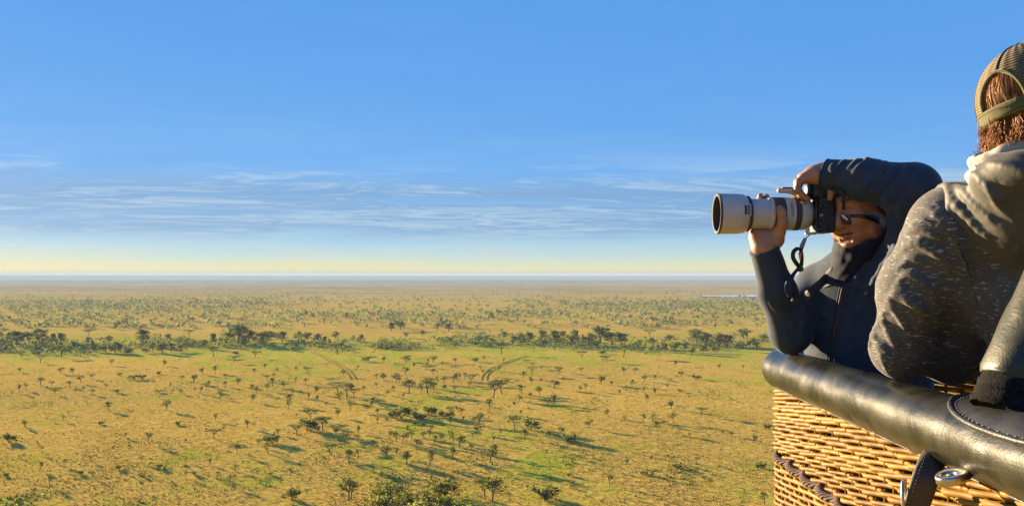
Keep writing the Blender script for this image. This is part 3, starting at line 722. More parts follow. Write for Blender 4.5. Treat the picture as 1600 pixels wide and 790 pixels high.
# forged lug with a hole, bolted under the rim, and the webbing strap beside it
def ring_plate(center, ax_u, ax_v, ax_n, ru, rv, hole, th, shift=0.0, n=40):
    """flat eye plate: outer oval, round hole, rounded edge"""
    V = []; prof = [(1, -0.5), (1.0, -0.25), (1.0, 0.25), (1, 0.5), (0, 0.5), (0, -0.5)]
    c = np.asarray(center, float); out = []
    for q in range(n):
        a = q / n * 2 * math.pi; O = np.array([ru * math.cos(a), rv * math.sin(a)]); H = np.array([shift + hole * math.cos(a), hole * 0.92 * math.sin(a)])
        ring = []
        for f, h in ((0.90, -0.5), (1.0, -0.3), (1.0, 0.3), (0.90, 0.5), (0.12, 0.5), (0.0, 0.3), (0.0, -0.3), (0.12, -0.5)):
            p = H + (O - H) * f; ring.append(c + p[0] * ax_u + p[1] * ax_v + h * th * ax_n)
        out += ring
    m = 8
    F = [(q * m + e, ((q + 1) % n) * m + e, ((q + 1) % n) * m + (e + 1) % m, q * m + (e + 1) % m) for q in range(n) for e in range(m)]
    return np.array(out), F
M_steel = mat('worn_steel', (0.46, 0.42, 0.36), 0.34, metal=1.0, noise=(40, 0.2), bump=(60, 0.15, 0.002))
lc = PA(1490, 744, 1.43); U_ = np.array([0.35, 0.80, 0.12]); U_ /= np.linalg.norm(U_); N_ = np.array([-0.30, -0.12, 0.94]); N_ -= U_ * (N_ @ U_); N_ /= np.linalg.norm(N_); W_ = np.cross(N_, U_)
out_dir = np.array([-1.0, -0.25, -0.15]); out_dir -= N_ * (out_dir @ N_); out_dir /= np.linalg.norm(out_dir); side = np.cross(N_, out_dir)
V, F = ring_plate(lc, out_dir, side, N_, 0.030, 0.023, 0.0108, 0.014, shift=0.008)
lug = mesh_np('steel_lug', V, F, M_steel); parts.append(lug)
lb = Build(); q0 = lc - out_dir * 0.024; lb.tube([q0, q0 - out_dir * 0.022 + np.array([0.006, 0, 0.008]), q0 - out_dir * 0.04 + np.array([0.02, 0, 0.02])], [0.017, 0.017, 0.015], 10, flat=0.5)
sub.append((lb.obj('lug_shank', M_steel), lug))
def ribbon(pts, wdir, width, thick, n=30):
    p = smooth_path(pts, n); tn = np.gradient(p, axis=0); tn /= np.linalg.norm(tn, axis=1)[:, None]
    wd = np.asarray(wdir, float); wd = np.broadcast_to(wd, p.shape) if wd.ndim == 1 else smooth_path(wd, n)
    wv_ = wd - tn * np.sum(wd * tn, 1)[:, None]; wv_ /= np.linalg.norm(wv_, axis=1)[:, None]; nv = np.cross(tn, wv_)
    wid = np.broadcast_to(np.asarray(width, float), (n,)) if np.ndim(width) == 0 else np.interp(np.linspace(0, 1, n), np.linspace(0, 1, len(width)), width)
    cs = [(-.5, -.5), (-.46, .5), (-.16, .62), (.16, .62), (.46, .5), (.5, -.5), (.16, -.4), (-.16, -.4)]
    V = np.stack([p + wv_ * (wid * a)[:, None] + nv * thick * b_ for a, b_ in cs], 1).reshape(-1, 3); m = len(cs)
    F = [(i * m + e, (i + 1) * m + e, (i + 1) * m + (e + 1) % m, i * m + (e + 1) % m) for i in range(n - 1) for e in range(m)] + [tuple(range(m)), tuple(reversed(range((n - 1) * m, n * m)))]
    return V, F
M_web = mat('brown_leather_strap', (0.055, 0.040, 0.028), 0.72, noise=(30, 0.35), bump=(120, 0.35, 0.002))
d_ = 1.55
spts = [PA(1466, 700, 1.62), PA(1458, 716, 1.56), PA(1447, 745, 1.53), PA(1436, 778, 1.54), PA(1424, 812, 1.56), PA(1412, 850, 1.60)]
V, F = ribbon(spts, np.array([0.90, -0.42, -0.25]), [0.040, 0.043, 0.043, 0.042, 0.040, 0.036], 0.006, 40)
V = V + np.c_[np.zeros(len(V)), np.zeros(len(V)), 0 * V[:, 0]]
strap = mesh_np('strap', V, F, M_web); parts.append(strap)
sb = Build()
for e in (-0.40, 0.40):
    p = smooth_path(spts, 60); 
    for k in range(2, 56, 2): sb.tube([p[k] + np.array([0.040 * e, -0.0045, -0.010 * e]), p[k + 1] * 0.7 + p[k] * 0.3 + np.array([0.040 * e, -0.0045, -0.010 * e])], 0.0009, 4)
sub.append((sb.obj('stitching', mat('brown_thread', (0.16, 0.13, 0.09), 0.9)), strap))
rc = PA(1413, 775, 1.56); a = np.linspace(0, 2 * math.pi, 32, endpoint=False)
V, F = tube_np(rc + np.c_[0.010 * np.cos(a), 0.016 * np.cos(a) + 0.004 * np.sin(a), 0.026 * np.sin(a)], 0.0032, 8, closed=True)
parts.append(mesh_np('steel_ring', V, F, M_steel))
adopt(basket, *parts)
adopt(basket, seam_o); seam_o.parent = rim; seam_o.matrix_parent_inverse = Matrix()
for o, p in sub: o.parent = p; o.matrix_parent_inverse = Matrix()

# padded upright pole at the rim
pb = PA(1596, 607, 1.41); pdir = np.array([0.475, 0.10, 0.88]); pdir /= np.linalg.norm(pdir)
pole = empty('upright_pole', pb, 'tilted upright pole in an olive-black leather sleeve standing on the basket rim', 'pole')
ts = np.concatenate([np.linspace(0.0, 0.014, 5), np.linspace(0.05, 1.35, 60)]); pr = np.where(ts < 0.02, 0.062 + 0.006 * np.sqrt(np.clip(ts / 0.014, 0, 1)), 0.068)
V, F = tube_np(pb + ts[:, None] * pdir, pr + 0.0, 32)
V = V + 0.0016 * (vnoise(V * np.array([18, 18, 7.0]), 12)[:, None]) * (V - pb - ((V - pb) @ pdir)[:, None] * pdir) / 0.052
adopt(pole, mesh_np('leather_sleeve', V, fix_tris(F), M_pole))
cuffts = np.linspace(-0.05, 0.006, 10); V, F = tube_np(pb + cuffts[:, None] * pdir, 0.061 + 0.002 * np.sin(cuffts * 400), 32)
M_cuff = mat('dark_wool_cuff', (0.014, 0.012, 0.011), 1.0, spec=0.1, noise=(160, 0.6), bump=(300, 1.0, 0.004))
V = V + 0.0011 * np.random.RandomState(2).normal(size=V.shape)
adopt(pole, mesh_np('wool_cuff', V, fix_tris(F), M_cuff))
# ------------------------------------------------------------------ implicit-surface modelling for people and cloth
def V3(*a): return np.array(a, float)
def unit(v): v = np.asarray(v, float); return v / np.linalg.norm(v)
class SDF:
    """smooth union of tapered capsules / ellipsoids, meshed with surface nets"""
    def __init__(s): s.items = []; s.subs = []; s.cuts = []; s.disp = None
    def cap(s, a, b, ra, rb, k=0.02):
        a, b = np.asarray(a, float), np.asarray(b, float)
        s.items.append(('c', a, b, ra, rb, k, (a + b) / 2, np.linalg.norm(b - a) / 2 + max(ra, rb))); return s
    def chain(s, pts, rad, k=0.02):
        for i in range(len(pts) - 1): s.cap(pts[i], pts[i + 1], rad[i], rad[i + 1], k)
        return s
    def ell(s, c, axes, r, k=0.02):
        s.items.append(('e', np.asarray(c, float), np.asarray(axes, float), np.asarray(r, float), None, k, np.asarray(c, float), max(r))); return s
    def sub_cap(s, a, b, ra, rb, k=0.006): s.subs.append((np.asarray(a, float), np.asarray(b, float), ra, rb, k)); return s
    def cut(s, p, n, R=9.0): s.cuts.append((np.asarray(p, float), unit(n), R)); return s          # removes the side n points to
    def ev1(s, it, p):
        if it[0] == 'c':
            a, b = it[1], it[2]; ba = b - a; t = np.clip(((p - a) @ ba) / (ba @ ba + 1e-12), 0, 1)
            return np.linalg.norm(p - a - t[:, None] * ba, axis=1) - (it[3] + (it[4] - it[3]) * t)
        q = ((p - it[1]) @ it[2].T); k0 = np.linalg.norm(q / it[3], axis=1); k1 = np.linalg.norm(q / it[3] ** 2, axis=1)
        return k0 * (k0 - 1) / (k1 + 1e-9)
    def ev(s, p, items):
        d = None
        for it in items:
            e = s.ev1(it, p)
            if d is None: d = e
            else:
                k = it[5]; h = np.maximum(k - np.abs(d - e), 0) / k; d = np.minimum(d, e) - h * h * k * 0.25
        if s.disp is not None: d = d - s.disp(p)
        for a, b, ra, rb, k in s.subs:
            e = -s.ev1(('c', a, b, ra, rb), p); h = np.maximum(k - np.abs(d - e), 0) / k; d = np.maximum(d, e) + h * h * k * 0.25
        for c, n, R in s.cuts: d = np.where(np.linalg.norm(p - c, axis=1) < R, np.maximum(d, (p - c) @ n), d)
        return d
    def mesh(s, h, name, mt, parent=None, smooth_it=0):
        lo = np.min([it[6] - it[7] for it in s.items], axis=0) - 3 * h - 0.02; hi = np.max([it[6] + it[7] for it in s.items], axis=0) + 3 * h + 0.02
        B = 12; n = (np.ceil((hi - lo) / h / B).astype(int)) * B + 1
        D = np.full(n, 1.0, np.float32); bl = B * h; br = bl * 0.87 + 0.03
        cen = np.array([it[6] for it in s.items]); rad = np.array([it[7] for it in s.items])
        g = np.stack(np.meshgrid(*[np.arange(B + 1) * h] * 3, indexing='ij'), -1).reshape(-1, 3)
        for bx in range(n[0] // B):
            for by in range(n[1] // B):
                o2 = lo + np.array([bx, by, 0]) * bl + bl / 2
                if not np.any(np.hypot(cen[:, 0] - o2[0], cen[:, 1] - o2[1]) < rad + br): continue
                for bz in range(n[2] // B):
                    o = lo + np.array([bx, by, bz]) * bl; m = o + bl / 2
                    near = np.where(np.linalg.norm(cen - m, axis=1) < rad + br)[0]
                    if len(near) == 0: continue
                    its = [s.items[q] for q in near]; dm = [s.ev1(it, m[None])[0] for it in its]
                    its = [it for it, v in zip(its, dm) if v < br]
                    if not its: continue
                    if min(dm) < -br and not s.cuts and not s.subs: D[bx*B:bx*B+B+1, by*B:by*B+B+1, bz*B:bz*B+B+1] = -1.0; continue
                    D[bx*B:bx*B+B+1, by*B:by*B+B+1, bz*B:bz*B+B+1] = s.ev(o + g, its).reshape(B + 1, B + 1, B + 1)
        V, F = surface_nets(D, lo, h)
        o = mesh_np(name, V, F, mt, parent)
        if smooth_it:
            md = o.modifiers.new('relax', 'SMOOTH'); md.factor = 0.5; md.iterations = smooth_it
        return o
def surface_nets(D, lo, h):
    S = D < 0; n = np.array(D.shape) - 1
    cnt = np.zeros(n, np.int8)
    for dx in (0, 1):
        for dy in (0, 1):
            for dz in (0, 1): cnt += S[dx:n[0]+dx, dy:n[1]+dy, dz:n[2]+dz]
    idx = np.argwhere((cnt > 0) & (cnt < 8)); M = len(idx)
    vid = np.full(n, -1, np.int32); vid[idx[:, 0], idx[:, 1], idx[:, 2]] = np.arange(M)
    acc = np.zeros((M, 3)); num = np.zeros(M)
    C = [(0,0,0),(1,0,0),(0,1,0),(1,1,0),(0,0,1),(1,0,1),(0,1,1),(1,1,1)]
    val = [D[idx[:, 0] + c[0], idx[:, 1] + c[1], idx[:, 2] + c[2]] for c in C]
    for i in range(8):
        for j in range(i + 1, 8):
            if sum(abs(a - b) for a, b in zip(C[i], C[j])) != 1: continue
            a, b = val[i], val[j]; m = (a < 0) != (b < 0); t = np.where(m, a / np.where(m, a - b, 1), 0)
            p = np.array(C[i]) + t[:, None] * (np.array(C[j]) - np.array(C[i])); acc[m] += p[m]; num[m] += 1
    V = lo + h * (idx + acc / np.maximum(num, 1)[:, None])
    F = []
    for ax in range(3):
        u, v = (ax + 1) % 3, (ax + 2) % 3
        sl0 = [slice(None)] * 3; sl1 = [slice(None)] * 3; sl0[ax] = slice(0, n[ax]); sl1[ax] = slice(1, n[ax] + 1)
        a = S[tuple(sl0)]; b = S[tuple(sl1)]; e = np.argwhere(a != b)
        e = e[(e[:, u] > 0) & (e[:, v] > 0) & (e[:, u] < n[u]) & (e[:, v] < n[v])]
        fl = a[e[:, 0], e[:, 1], e[:, 2]]
        def cell(du, dv):
            c = e.copy(); c[:, u] += du; c[:, v] += dv; return vid[c[:, 0], c[:, 1], c[:, 2]]
        q = np.stack([cell(-1, -1), cell(0, -1), cell(0, 0), cell(-1, 0)], 1); q[~fl] = q[~fl][:, ::-1]
        F.append(q)
    F = np.concatenate(F); F = F[(F >= 0).all(1)]
    return V, F
def frame(F, U):
    """rows: forward, left, up (orthonormal)"""
    F = unit(F); U = unit(np.asarray(U, float) - F * (np.asarray(U, float) @ F)); return np.array([F, np.cross(U, F), U])

def finger(s, pts, r0, r1, k=0.006):
    """finger chain with slightly swollen knuckles and a rounded tip"""
    rad = np.linspace(r0, r1, len(pts)); s.chain(pts, rad, k)

def build_head(s, C, A, sc_=1.0):
    """head centred between the ears; A rows = forward, left, up. Adds skull, face, nose, lips, chin, ears to the body surface"""
    W = lambda f, l, u: C + sc_ * (f * A[0] + l * A[1] + u * A[2])
    E = lambda c, r, k=0.02: s.ell(W(*c), A, np.array(r) * sc_, k)
    E((-0.005, 0, 0.030), (0.098, 0.077, 0.080)); E((0.035, 0, -0.02), (0.062, 0.066, 0.075), 0.03)
    E((0.048, 0, -0.072), (0.042, 0.044, 0.040), 0.035); E((0.075, 0, -0.098), (0.018, 0.021, 0.016), 0.03)      # jaw, chin
    E((0.082, 0, 0.030), (0.018, 0.050, 0.014), 0.02)                                                            # brow ridge
    for l in (-1, 1):
        E((0.070, 0.040 * l, -0.028), (0.024, 0.024, 0.022), 0.03)                                               # cheeks
        E((0.030, 0.060 * l, -0.070), (0.028, 0.012, 0.026), 0.03)                                               # jaw angle
        E((-0.005, 0.078 * l, -0.012), (0.018, 0.007, 0.030), 0.008)                                             # ear
        s.cap(W(0.098, 0.011 * l, -0.044), W(0.104, 0.006 * l, -0.042), 0.0075 * sc_, 0.0085 * sc_, 0.008)       # nostril wings
        E((0.079, 0.032 * l, 0.008), (0.013, 0.0145, 0.0105), 0.006)                                             # eyelids
    s.chain([W(0.092, 0, 0.018), W(0.104, 0, -0.012), W(0.114, 0, -0.036)], [0.0080 * sc_, 0.0095 * sc_, 0.0120 * sc_], 0.010)   # nose
    s.chain([W(0.084, 0.025, -0.0645), W(0.0965, 0.008, -0.0595), W(0.0965, -0.008, -0.0595), W(0.084, -0.025, -0.0645)], [0.003 * sc_, 0.0062 * sc_, 0.0062 * sc_, 0.003 * sc_], 0.006)
    s.chain([W(0.083, 0.022, -0.0695), W(0.0950, 0, -0.0755), W(0.083, -0.022, -0.0695)], [0.003 * sc_, 0.0078 * sc_, 0.003 * sc_], 0.006)
    for l in (-1, 1):
        s.sub_cap(W(0.0895, 0.045 * l, 0.003), W(0.0935, 0.020 * l, 0.005), 0.0022 * sc_, 0.0026 * sc_, 0.004)      # squinting lid line
        s.sub_cap(W(0.104, 0.018 * l, -0.044), W(0.092, 0.036 * l, -0.068), 0.0026 * sc_, 0.0030 * sc_, 0.008)      # smile fold
        s.sub_cap(W(0.108, 0.007 * l, -0.054), W(0.104, 0.007 * l, -0.047), 0.0032 * sc_, 0.0028 * sc_, 0.003)
    s.sub_cap(W(0.0895, -0.024, -0.0665), W(0.0985, 0, -0.0675), 0.0020 * sc_, 0.0024 * sc_, 0.003); s.sub_cap(W(0.0985, 0, -0.0675), W(0.0895, 0.024, -0.0665), 0.0024 * sc_, 0.0020 * sc_, 0.003)
    s.sub_cap(W(0.092, -0.012, -0.0865), W(0.092, 0.012, -0.0865), 0.004 * sc_, 0.004 * sc_, 0.012)                 # dip under the lower lip
    return W

def skin_mat(name, c, rough=0.5):
    m = bpy.data.materials.new(name); m.use_nodes = True; t = NT(m.node_tree); b = t.n['Principled BSDF']
    g = t.new('ShaderNodeNewGeometry'); n = t.noise(g.outputs['Position'], 30, 5, 0.6); at = t.new('ShaderNodeAttribute', attribute_name='tint')
    base = t.mix(t.mapr(n, 0.3, 0.7), tuple(x * 0.86 for x in c) + (1,), tuple(x * 1.12 for x in c) + (1,))
    sp_ = t.new('ShaderNodeSeparateColor', {0: at.outputs['Color']})
    base = t.mix(sp_.outputs[0], base, (0.30, 0.085, 0.060, 1)); base = t.mix(sp_.outputs[1], base, (0.022, 0.015, 0.011, 1)); base = t.mix(sp_.outputs[2], base, (0.10, 0.062, 0.045, 1))
    t.set(b.inputs['Base Color'], base); b.inputs['Roughness'].default_value = rough; b.inputs['Specular IOR Level'].default_value = 0.4
    b.inputs['Subsurface Weight'].default_value = 0.12; b.inputs['Subsurface Radius'].default_value = (0.9, 0.35, 0.18); b.inputs['Subsurface Scale'].default_value = 0.008
    bn = t.new('ShaderNodeBump', {'Strength': 0.25, 'Distance': 0.001, 'Height': t.noise(g.outputs['Position'], 260, 4)}); t.set(b.inputs['Normal'], bn.outputs[0])
    return m
def tint(o, spots):
    """spots: (point a, point b, radius, channel, strength): lips, brows, stubble as colour of the skin itself, plus shade painted into creases and nostrils"""
    n = len(o.data.vertices); co = np.zeros(n * 3, np.float32); o.data.vertices.foreach_get('co', co); co = co.reshape(-1, 3).astype(float)
    T = np.zeros((n, 4), np.float32); T[:, 3] = 1
    for a, b, r, ch, st in spots:
        a, b = np.asarray(a, float), np.asarray(b, float); ba = b - a; t_ = np.clip(((co - a) @ ba) / (ba @ ba + 1e-12), 0, 1)
        d = np.linalg.norm(co - a - t_[:, None] * ba, axis=1); T[:, ch] = np.maximum(T[:, ch], st * np.clip(1.6 * (1 - d / r), 0, 1))
    at = o.data.attributes.new('tint', 'FLOAT_COLOR', 'POINT'); at.data.foreach_set('color', T.ravel())

def limb_folds(segs):
    """cloth folds round a limb: segs = (a, b, radius, amplitude, count, twist, seed, inner direction)"""
    def f(p):
        out = np.zeros(len(p))
        for a, b, rad, amp, cnt, tw, sd, inn in segs:
            ba = b - a; L = np.linalg.norm(ba); u = ba / L; q = p - a; t_ = (q @ u) / L
            w_ = np.clip(1 - np.abs(t_ - 0.5) * 2, 0, 1) ** 0.5 * ((t_ > -0.1) & (t_ < 1.1)); 
            rv = q - (q @ u)[:, None] * u; d = np.linalg.norm(rv, axis=1); near = d < rad * 1.7
            if not near.any(): continue
            e1 = unit(inn - u * (inn @ u)); e2 = np.cross(u, e1); an = np.arctan2(rv @ e2, rv @ e1)
            ph = t_ * cnt * 6.283 + tw * np.cos(an) + 0.8 * np.sin(2 * an + sd) + 1.1 * np.sin(t_ * 7 + sd * 1.7 + an)
            rid = (1 - np.abs(np.sin(ph * 0.5))) ** 1.7 - 0.30
            msk = 0.35 + 0.65 * np.clip(0.5 + 0.8 * np.cos(an) + 0.35 * np.sin(3 * an + t_ * 9 + sd), 0, 1)
            out += np.where(near, amp * rid * w_ * msk, 0)
        return out
    return f
# ------------------------------------------------------------------ photographer (navy jacket)
LD = 2.55                                                           # depth of the lens axis
LAX = lambda px, py=334.0: PA(px, py, LD)
M_skin = skin_mat('tanned_skin', (0.38, 0.175, 0.09))
def cloth(name, c0, c1, rough=0.85, sheen=0.25, scale=14, weave=420, bump=0.25, flecks=None, spec=0.3):
    m = bpy.data.materials.new(name); m.use_nodes = True; t = NT(m.node_tree); b = t.n['Principled BSDF']
    g = t.new('ShaderNodeNewGeometry'); pos = g.outputs['Position']
    n = t.noise(pos, scale, 4, 0.6); wv = t.noise(pos, weave, 2, 0.6)
    c = t.mix(t.mapr(n, 0.32, 0.68), (*c0, 1), (*c1, 1))
    if flecks:
        fl = t.noise(t.vscale(pos, 1.0, 1.0, 5.0), 70, 1, 0.5, 0.3); fl2 = t.noise(t.vscale(pos, 1.0, 1.0, 6.0), 150, 2, 0.5)
        c = t.mix(t.math('MULTIPLY', t.mapr(fl, 0.63, 0.68), flecks[1]), c, (*flecks[0], 1)); c = t.mix(t.math('MULTIPLY', t.mapr(fl2, 0.60, 0.72), flecks[1] * 0.45), c, (*flecks[0], 1))
    t.set(b.inputs['Base Color'], c); b.inputs['Roughness'].default_value = rough; b.inputs['Specular IOR Level'].default_value = spec
    b.inputs['Sheen Weight'].default_value = sheen; b.inputs['Sheen Roughness'].default_value = 0.4
    bn = t.new('ShaderNodeBump', {'Strength': bump, 'Distance': 0.0015, 'Height': wv}); cr = t.noise(t.vscale(pos, 1, 1, 0.6), 24, 4, 0.55, 1.5)
    crz = t.math('ABSOLUTE', t.math('SUBTRACT', cr, 0.5)); bn2 = t.new('ShaderNodeBump', {'Strength': 0.07, 'Distance': 0.02, 'Height': crz, 'Normal': bn.outputs[0]}); t.set(b.inputs['Normal'], bn2.outputs[0])
    return m
M_navy = cloth('navy_softshell', (0.026, 0.036, 0.055), (0.038, 0.050, 0.073), 0.8, 0.15, spec=0.18)
M_navydark = cloth('dark_navy_fleece', (0.008, 0.010, 0.018), (0.014, 0.016, 0.026), 0.95, 0.3)
M_knit = bpy.data.materials.new('navy_rib_knit'); M_knit.use_nodes = True; t = NT(M_knit.node_tree); b = t.n['Principled BSDF']
tc = t.new('ShaderNodeTexCoord'); sp_ = t.new('ShaderNodeSeparateXYZ', {0: tc.outputs['Object']})
ribw = t.math('SINE', t.math('MULTIPLY', t.math('ARCTAN2', sp_.outputs[1], sp_.outputs[0]), 58.0))
t.set(b.inputs['Base Color'], t.mix(t.mapr(ribw, -1, 1), (0.007, 0.008, 0.016, 1), (0.026, 0.028, 0.050, 1))); b.inputs['Roughness'].default_value = 0.95; b.inputs['Sheen Weight'].default_value = 0.3
bn = t.new('ShaderNodeBump', {'Strength': 0.8, 'Distance': 0.003, 'Height': ribw}); t.set(b.inputs['Normal'], bn.outputs[0])

person1 = empty('person', (1.06, 2.62, ALT - 1.43), 'photographer in navy jacket and dark beanie holding a white telephoto lens camera', 'person')
HC = V3(1.008, 2.565, ALT + 0.209); HA = frame((-0.80, -0.545, -0.25), (-0.22, -0.13, 0.97))
S1 = V3(1.130, 2.470, ALT + 0.005); S2 = V3(0.945, 2.745, ALT - 0.035)
E1 = PA(1420, 293, 2.37); W1 = PA(1288, 272, 2.505)
E2 = PA(1235, 521, 2.635); W2 = PA(1194, 388, 2.545)
TC = V3(1.045, 2.640, ALT - 0.14); TF = unit(V3(-0.78, -0.63, 0)); TL = np.cross(V3(0, 0, 1), TF)    # torso facing / its left
body = SDF()
HW = build_head(body, HC, HA, 1.04)
neck = V3(1.035, 2.615, ALT + 0.02)
body.cap(HW(-0.02, 0, -0.05), neck, 0.058, 0.062, 0.03)
body.cap(neck, V3(1.045, 2.63, ALT - 0.10), 0.07, 0.10, 0.05); body.cap(V3(1.045, 2.63, ALT - 0.10), V3(1.06, 2.66, ALT - 0.55), 0.105, 0.11, 0.05)
body.cap(neck + V3(0.02, -0.02, -0.03), S1, 0.06, 0.05, 0.05); body.cap(neck + V3(-0.02, 0.02, -0.05), S2, 0.06, 0.05, 0.05)
body.chain([S1, E1, W1], [0.048, 0.040, 0.029], 0.03); body.chain([S2, E2, W2], [0.048, 0.040, 0.030], 0.03)
# --- supporting hand under the lens barrel: palm below, thumb up the near side, fingers round the far side
lz = LAX(1194)[2]; BR = 0.0445
def ring_pt(px, ang, r): return V3(LAX(px)[0], LD + r * math.cos(ang), lz + r * math.sin(ang))      # ang: -90deg = below, 180 = near side, 0 = far side
pm = V3(LAX(1196)[0], LD - 0.004, lz - BR - 0.018)
body.cap(W2, pm + V3(0.012, 0.004, -0.012), 0.030, 0.031, 0.02)
body.cap(pm + V3(-0.020, 0.008, -0.006), pm + V3(0.030, 0.004, -0.008), 0.021, 0.023, 0.02)
body.cap(W2 + V3(-0.004, 0, 0.01), pm + V3(-0.022, 0.012, 0.0), 0.024, 0.020, 0.02)
dg = math.radians
for q, (px, r_) in enumerate(((1178, 0.0094), (1188.5, 0.0098), (1199, 0.0098), (1209, 0.0092))):
    top = (28, 74, 70, 40)[q]; R2 = BR + r_ + 0.0008
    a = [dg(-86), dg(-55), dg(-22), dg(12), dg(top)] if top < 60 else [dg(-86), dg(-52), dg(-16), dg(26), dg(top)]
    finger(body, [ring_pt(px + 2, x, R2 + (0.006 if i == 0 else 0)) for i, x in enumerate(a)], r_ + 0.0012, r_ - 0.0016)
th = [pm + V3(0.030, -0.012, -0.014), ring_pt(1214, dg(-118), BR + 0.0135), ring_pt(1215, dg(-150), BR + 0.0115), ring_pt(1212, dg(-181), BR + 0.0100), ring_pt(1209.5, dg(-194), BR + 0.0085)]
finger(body, th, 0.0165, 0.0088, 0.012)
# --- raised hand over the grip
GP = lambda px, py, dy: PA(px, py, LD + dy)
kn = GP(1252, 279, -0.02); 
body.cap(W1, GP(1270, 273, -0.03), 0.029, 0.026, 0.02); body.cap(GP(1272, 272, 0.0), GP(1255, 277, 0.005), 0.022, 0.017, 0.02); body.cap(GP(1272, 273, -0.05), GP(1256, 279, -0.048), 0.020, 0.016, 0.02)
for q, (dy, dx, dz) in enumerate(((-0.052, 0, 0), (-0.031, -2.2, 0), (-0.010, -2.0, 1), (0.011, 0.5, 2))):
    pts = [GP(1259 + dx, 276, dy), GP(1248.5 + dx, 284 + dz, dy), GP(1246.5 + dx, 296 + dz, dy - 0.002), GP(1253.0 + dx, 305 + dz, dy - 0.001), GP(1261.5 + dx * 0.4, 310 + dz, dy)]
    finger(body, pts, 0.0108, 0.0084)
finger(body, [GP(1282, 277, -0.035), GP(1296, 284, -0.060), GP(1299, 297, -0.062), GP(1297, 309, -0.058)], 0.0135, 0.0088)      # thumb behind the camera
body_o = body.mesh(0.0027, 'body', M_skin, smooth_it=1)
tint(body_o, [(HW(0.0895, 0.023, -0.0665), HW(0.097, 0.0, -0.0675), 0.0036, 1, 0.8), (HW(0.0895, -0.023, -0.0665), HW(0.097, 0.0, -0.0675), 0.0036, 1, 0.8), (HW(0.108, 0.008, -0.053), HW(0.103, 0.008, -0.048), 0.005, 1, 0.8), (HW(0.108, -0.008, -0.053), HW(0.103, -0.008, -0.048), 0.005, 1, 0.8), (HW(0.100, 0.020, -0.045), HW(0.092, 0.034, -0.066), 0.005, 2, 0.6),  # dark painted as shade into mouth line, nostrils and smile fold
              (HW(0.094, 0.018, -0.064), HW(0.094, -0.018, -0.064), 0.010, 0, 0.75), (HW(0.092, 0.013, -0.0745), HW(0.092, -0.013, -0.0745), 0.010, 0, 0.75),
              (HW(0.092, 0.046, 0.030), HW(0.100, 0.016, 0.027), 0.0085, 1, 0.95), (HW(0.092, -0.046, 0.030), HW(0.100, -0.016, 0.027), 0.0085, 1, 0.95),
              (HW(0.094, 0.043, 0.004), HW(0.098, 0.020, 0.005), 0.0042, 1, 0.95), (HW(0.094, -0.043, 0.004), HW(0.098, -0.020, 0.005), 0.0042, 1, 0.95),
              (HW(0.08, 0.03, -0.10), HW(0.08, -0.03, -0.10), 0.035, 2, 0.30), (HW(0.03, 0.062, -0.075), HW(0.07, 0.04, -0.095), 0.03, 2, 0.28), (HW(0.098, 0.014, -0.055), HW(0.098, -0.014, -0.055), 0.010, 2, 0.28)])
# --- jacket
jk = SDF()
jax = np.array([TF, TL, V3(0, 0, 1)])
jk.ell(TC + V3(0, 0, 0.01), jax, (0.125, 0.172, 0.235), 0.05); jk.ell(TC + V3(0.01, 0.02, -0.22), jax, (0.135, 0.180, 0.30), 0.08)
jk.cap(neck + V3(0.012, -0.01, -0.015), S1 + V3(-0.012, 0, 0.0), 0.075, 0.080, 0.06); jk.cap(neck + V3(-0.01, 0.01, -0.035), S2 + V3(0.015, -0.015, -0.005), 0.070, 0.066, 0.06)
jk.cap(neck + V3(0.05, 0.0, 0.0), S1 + V3(0.0, 0, 0.09), 0.050, 0.050, 0.05); jk.cap(TC + V3(0.06, -0.06, -0.30), S1 + V3(0.0, 0, -0.02), 0.08, 0.085, 0.06)
jk.chain([S1, E1 + V3(0.012, 0, -0.012)], [0.080, 0.067], 0.05); jk.chain([E1 + V3(0.010, 0, -0.004), (E1 + W1) / 2 + V3(0, 0, 0.002), W1 + (E1 - W1) * 0.02], [0.068, 0.054, 0.043], 0.03)
jk.cap(PA(1430, 270, 2.38), PA(1441, 294, 2.38), 0.020, 0.024, 0.02)                      # point of the raised elbow
jk.chain([S2, E2 + V3(0, 0.0, 0.002), ], [0.066, 0.056], 0.03); jk.chain([E2, (E2 + W2) / 2, W2 + (E2 - W2) * 0.02], [0.057, 0.051, 0.041], 0.03)
ridge_pts = []
VIEW = lambda p: unit(np.asarray(p) - V3(0, 0, ALT))
def ridge_px(s, pts, r, k=0.014):
    """a soft crease: tapered at both ends, sunk so that only its back stands out of the cloth"""
    n = len(pts); rad = r * np.clip(np.sin(np.linspace(0.12, math.pi - 0.12, n)), 0.25, 1)
    q = [p + VIEW(p) * rr2 * 0.38 for p, rr2 in zip(pts, rad)]
    for i in range(n - 1): s.cap(q[i], q[i + 1], rad[i], rad[i + 1], k)
def crease(s, pts, r, d0, d1, n=9, k=0.014):
    L = [surf(s, px, py, d0, d1, 0.0) for px, py in smooth_path(np.c_[np.array(pts, float), np.zeros(len(pts))], n)[:, :2]]
    L = [p for p in L if p[1] < d1 - 0.01]
    if len(L) > 3: ridge_px(s, L, r, k)
def surf(s, px, py, d0=2.2, d1=2.9, lift=0.0):
    dd = np.arange(d0, d1, 0.003); e = s.ev(np.array([PA(px, py, d) for d in dd]), s.items); i = np.argmax(e < 0)
    return PA(px, py, dd[i] - lift) if e[i] < 0 else PA(px, py, d1)
